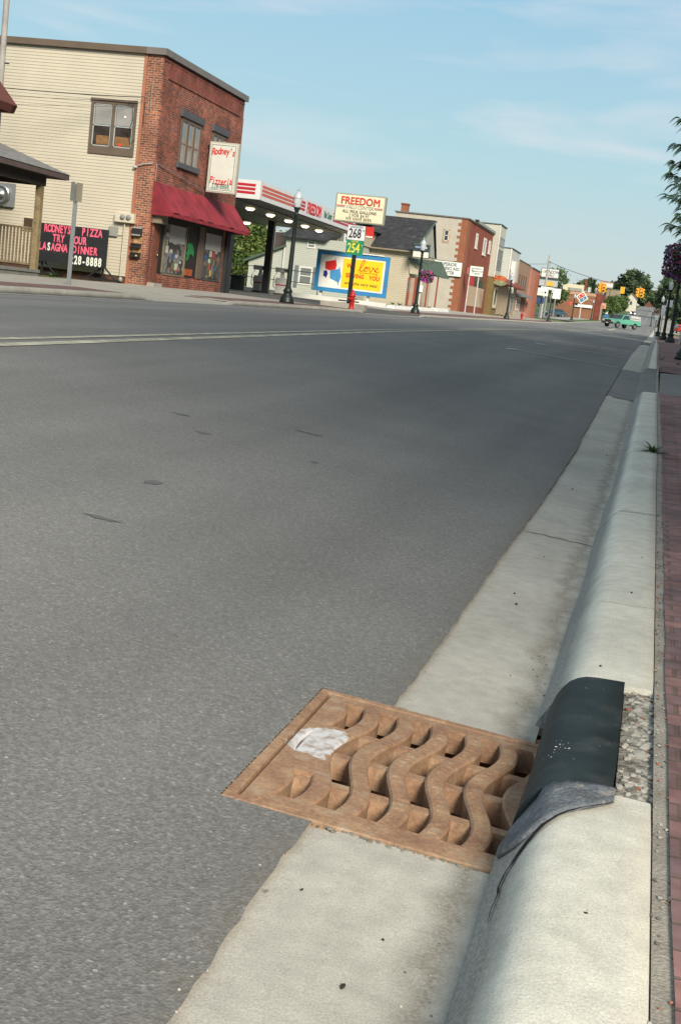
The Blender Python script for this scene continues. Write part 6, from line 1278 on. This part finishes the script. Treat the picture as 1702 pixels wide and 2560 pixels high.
tree(-32.3, 93, 1.2, 6.0, 3.7, 'bushy yellow-green tree behind the fuel station, left of the cream house', 90, 150, .16, 3, .12, (mat('leaf_yg', (.10, .15, .035), .6, .3, 1), mat('leaf_yg2', (.16, .20, .05), .6, .3, 1), LEAFA), .2)
# honey locust on the right, drooping compound fronds
hl = thing('locust_tree', (2.3, 27.5, .6), 'young feathery honey locust tree reaching in from the right frame edge', 'tree'); rs = random.Random(77)
gt = B(); gt.tube([(2.4, 27.5, .4), (2.35, 27.5, 2.6), (2.2, 27.4, 6.6)], [.07, .055, .02], 8); gl = B()
def frond(p, dirv, L_):
    side = dirv.cross(Vector((0, 0, 1))).normalized(); n = 10
    q = [p+dirv*L_*(k/n)+Vector((0, 0, .10*L_*math.sin(math.pi*k/n)-.55*L_*(k/n)**2)) for k in range(n+1)]
    gl.cur = rs.choice([0, 0, 1, 2])
    for k in range(1, n+1):
        w_ = L_*.17*math.sin(math.pi*(.15+.8*k/n)); d_ = (q[k]-q[k-1])*.6
        for s in (-1, 1): tip = q[k]+side*s*w_-Vector((0, 0, w_*.5)); gl.quad(q[k]-d_*.8, tip-d_*.6, tip+d_*.8, q[k]+d_*.9)
for k in range(44):
    z = 3.05+3.5*k/43+rs.uniform(-.1, .1); a = rs.uniform(0, 6.283) if k % 2 else math.pi+rs.uniform(-.55, .55); L_ = (2.72 if abs(a-math.pi) < .6 else 2.2)*(1-.05*abs(z-4.3))*rs.uniform(.84, 1.02)
    p0 = Vector((2.33, 27.45, z-.5)); p1 = p0+Vector((math.cos(a)*L_, math.sin(a)*L_, .55+rs.uniform(-.1, .25))); pm = p0.lerp(p1, .5)+Vector((0, 0, .12))
    gt.tube([p0, pm, p1], [.018, .011, .004], 5)
    for j in range(46 if k % 2 else 80):
        t = .3+.7*rs.random()**.8; b = p0.lerp(pm, t*2) if t < .5 else pm.lerp(p1, t*2-1); th = a+rs.uniform(-1.5, 1.5)
        frond(b+Vector((0, 0, rs.uniform(-.03, .06))), Vector((math.cos(th), math.sin(th), rs.uniform(-.1, .5))).normalized(), rs.uniform(.15, .30))
gt.build('trunk', BARK, hl); gl.build('foliage', [mat('locust_leaf', (.16, .25, .10), .6, .3, 2), mat('locust_leaf_light', (.24, .32, .14), .6, .3, 2), mat('locust_leaf_dark', (.08, .13, .06), .6, .3, 2)], hl)
for i, (x, y, h, r, s) in enumerate(((-21.4, 262, 9.3, 2.6, 11), (-21.6, 225, 6.3, 2.0, 12))):
    tree(x, y, 2.9, h, r, ('open crowned tree right of the window company sign', 'dark tree peeping between the pink building and the window company sign')[i], 34, 60, .30, s, .3, tr=.2)
for i, (y, h, r) in enumerate(((296, 4.6, 1.0), (345, 5.6, 1.5), (392, 5.8, 1.7), (450, 5.5, 1.7), (530, 6, 2.0))):
    x = -13.3; tree(x, y, ip(y, YW, ZW), h, r*1.15, ('slim young tree before the brick corner tower', 'young street tree right of the arched sign', 'third young street tree up the left pavement', 'fourth young street tree, lower on the hill', 'farthest young street tree below the white gabled house')[i], 34, 80, .26, 50+i, .22, (mat('leaf_street', (.075, .125, .035), .6, .3, 1), LEAFB, LEAFA), .09, 'street_tree', 'young trees on the far left pavement')
sprx = thing('spruce_tree', (-18, 335, 4), 'dark pointed spruce standing above the roofs beside the brick chimney', 'tree'); g = B(); rs = random.Random(6)
for k in range(900): zz = rs.random(); rr_ = 1.5*(1-zz)*rs.uniform(.3, 1); a = rs.uniform(0, 6.283); p = Vector((-17.95+rr_*math.cos(a), 336+rr_*math.sin(a), 8.5+5.6*zz-.3*rr_)); dv = Vector((math.cos(a), math.sin(a), -.35))*.4; w_ = Vector((-math.sin(a), math.cos(a), 0))*.12; g.quad(p-dv, p-w_, p+dv, p+w_)
g.build('crown', LEAFC, sprx); g = B(); g.tube([(-17.95, 336, 4), (-17.95, 336, 14)], [.15, .03], 6); g.build('trunk', BARK, sprx)
HT = (mat('hill_leaf', (.050, .085, .035), .7, .3, .2), mat('hill_leaf_light', (.085, .11, .045), .7, .3, .2), mat('hill_leaf_dark', (.022, .042, .024), .7, .3, .2))
hz_ = [(-18.5, 765, 19, 7.6, 'big round dark tree crowning the hill left of the road'), (-27.5, 770, 12.5, 5.2, 'lower dark tree adjoining the big hilltop tree on its left'), (-33, 560, 10, 5, 'dark tree behind the tan building on the hillside'), (-11.6, 860, 13, 5.5, 'dark tree just right of the big hilltop tree'), (-3.5, 840, 9, 5, 'small dark tree at the dip in the treeline over the road'), (3.2, 430, 15.5, 4.6, 'tall tree with a pale spotted edge right of the road'), (8, 300, 13, 4.8, 'broad green tree behind the right-hand lamp posts'), (1.5, 560, 13, 4.5, 'dark tree behind the right-hand signs, nearer the crest'), (5.5, 240, 8, 3.0, 'lower green tree behind the thick right-hand lamp post'), (-8.2, 910, 12, 5, 'dark tree closing the view at the top of the road')]
for i, (x, y, h, r, lb) in enumerate(hz_): tree(x, y, ip(y, YT, ZR)-.3, h, r, lb, 70, 110, .0016*y if y > 350 else .35, 90+i, .08 if x > 0 or i > 1 else .15, HT, .3, 'hill_tree', 'trees around the hill')
g = B(); rs = random.Random(44)
for k in range(9000):
    s = rs.random()
    if s < .5: x, y = rs.uniform(-75, -22), rs.uniform(620, 800); top = 7
    else: x, y = rs.uniform(2, 60), rs.uniform(330, 800); top = 9
    z = ip(y, YT, ZR)+top*rs.random()*(.75+.25*math.sin(x*.9)*math.cos(y*.07)); p = Vector((x, y, z)); a = Vector((rs.gauss(0, 1), rs.gauss(0, 1), rs.gauss(0, 1))).normalized(); b = a.cross(Vector((0, .3, 1))).normalized(); g.cur = rs.choice([0, 0, 1, 2, 2]); g.quad(p-a, p-b*.7, p+a, p+b*.7)
tag(g.build('far_wood', list(HT)), 'dark green wooded slopes on both sides of the far road', 'wood', kind='stuff')
gh = thing('gabled_house', (-12, 505, 10), 'small white house with a steep gable below the hilltop trees', 'house'); g = B(); g.prism([(-14.2, 9.8), (-10.2, 9.8), (-10.2, 15.0), (-12.2, 16.9), (-14.2, 15.0)], 'y', 506, 514); g.build('wall', mat('house_white', (.50, .47, .40), .8), gh); g = B(); g.prism([(-14.5, 14.8), (-14.5, 15.1), (-12.2, 17.3), (-9.9, 15.1), (-9.9, 14.8), (-12.2, 16.95)], 'y', 505.6, 514.4); g.build('roof', mat('roof_grey', (.2, .19, .18), .9), gh); bx('window', GL, gh, -12.6, -11.8, 505.9, 506, 12.8, 14)
rh = thing('red_roofed_house', (-8, 640, 14), 'house with a rust-red roof half hidden by trees near the crest', 'house'); g = B(); g.prism([(-11.5, 18.5), (-5.5, 18.5), (-8.5, 22)], 'y', 770, 778); g.build('roof', mat('rust_roof', (.13, .055, .035), .8), rh); bx('wall', mat('house_tan', (.35, .25, .17), .8), rh, -11, -6, 770.5, 777, 17.5, 18.6)

# ================================================================== RIGHT-HAND ROW (unseen blocks, added and sized to shade the street)
rrb = brickmat('row_brick', (.26, .10, .06), (.17, .06, .045), (.20, .16, .13))
for (y0, y1, h, lb) in ((-4.2, 19.3, 18, 'added four storey brick block shading the street, unseen on the right, nearest the drain'), (29.3, 59.5, 15, 'added brick block shading the street, unseen on the right, past the driveway'), (73, 118, 12, 'added lower brick block shading the street, unseen on the right, past the side street')):
    t = thing('shade_block', (9, (y0+y1)/2, .2), lb, 'building'); bx('wall', rrb, t, 5.3, 16, y0, y1, -.3, h); bx('roof_edge', CAPM, t, 5.15, 16.1, y0-.1, y1+.1, h, h+.2)
    nW = int((y1-y0)//4)
    for k in range(nW):
        yc = y0+2+k*(y1-y0-2)/nW
        for zz in (4.6, 8.0, 11.4, 14.8):
            if zz+1.9 < h: g = B(); g.box(5.26, 5.3, yc, yc+1.3, zz, zz+1.9); f_ = g.build('window', GL, t); g = B(); g.box(5.2, 5.3, yc-.1, yc+1.4, zz-.15, zz); g.build('sill', CON_S, f_)
        g = B(); g.box(5.26, 5.3, yc-.3, yc+2.3, .8, 3.3); g.build('shop_window', GL, t)
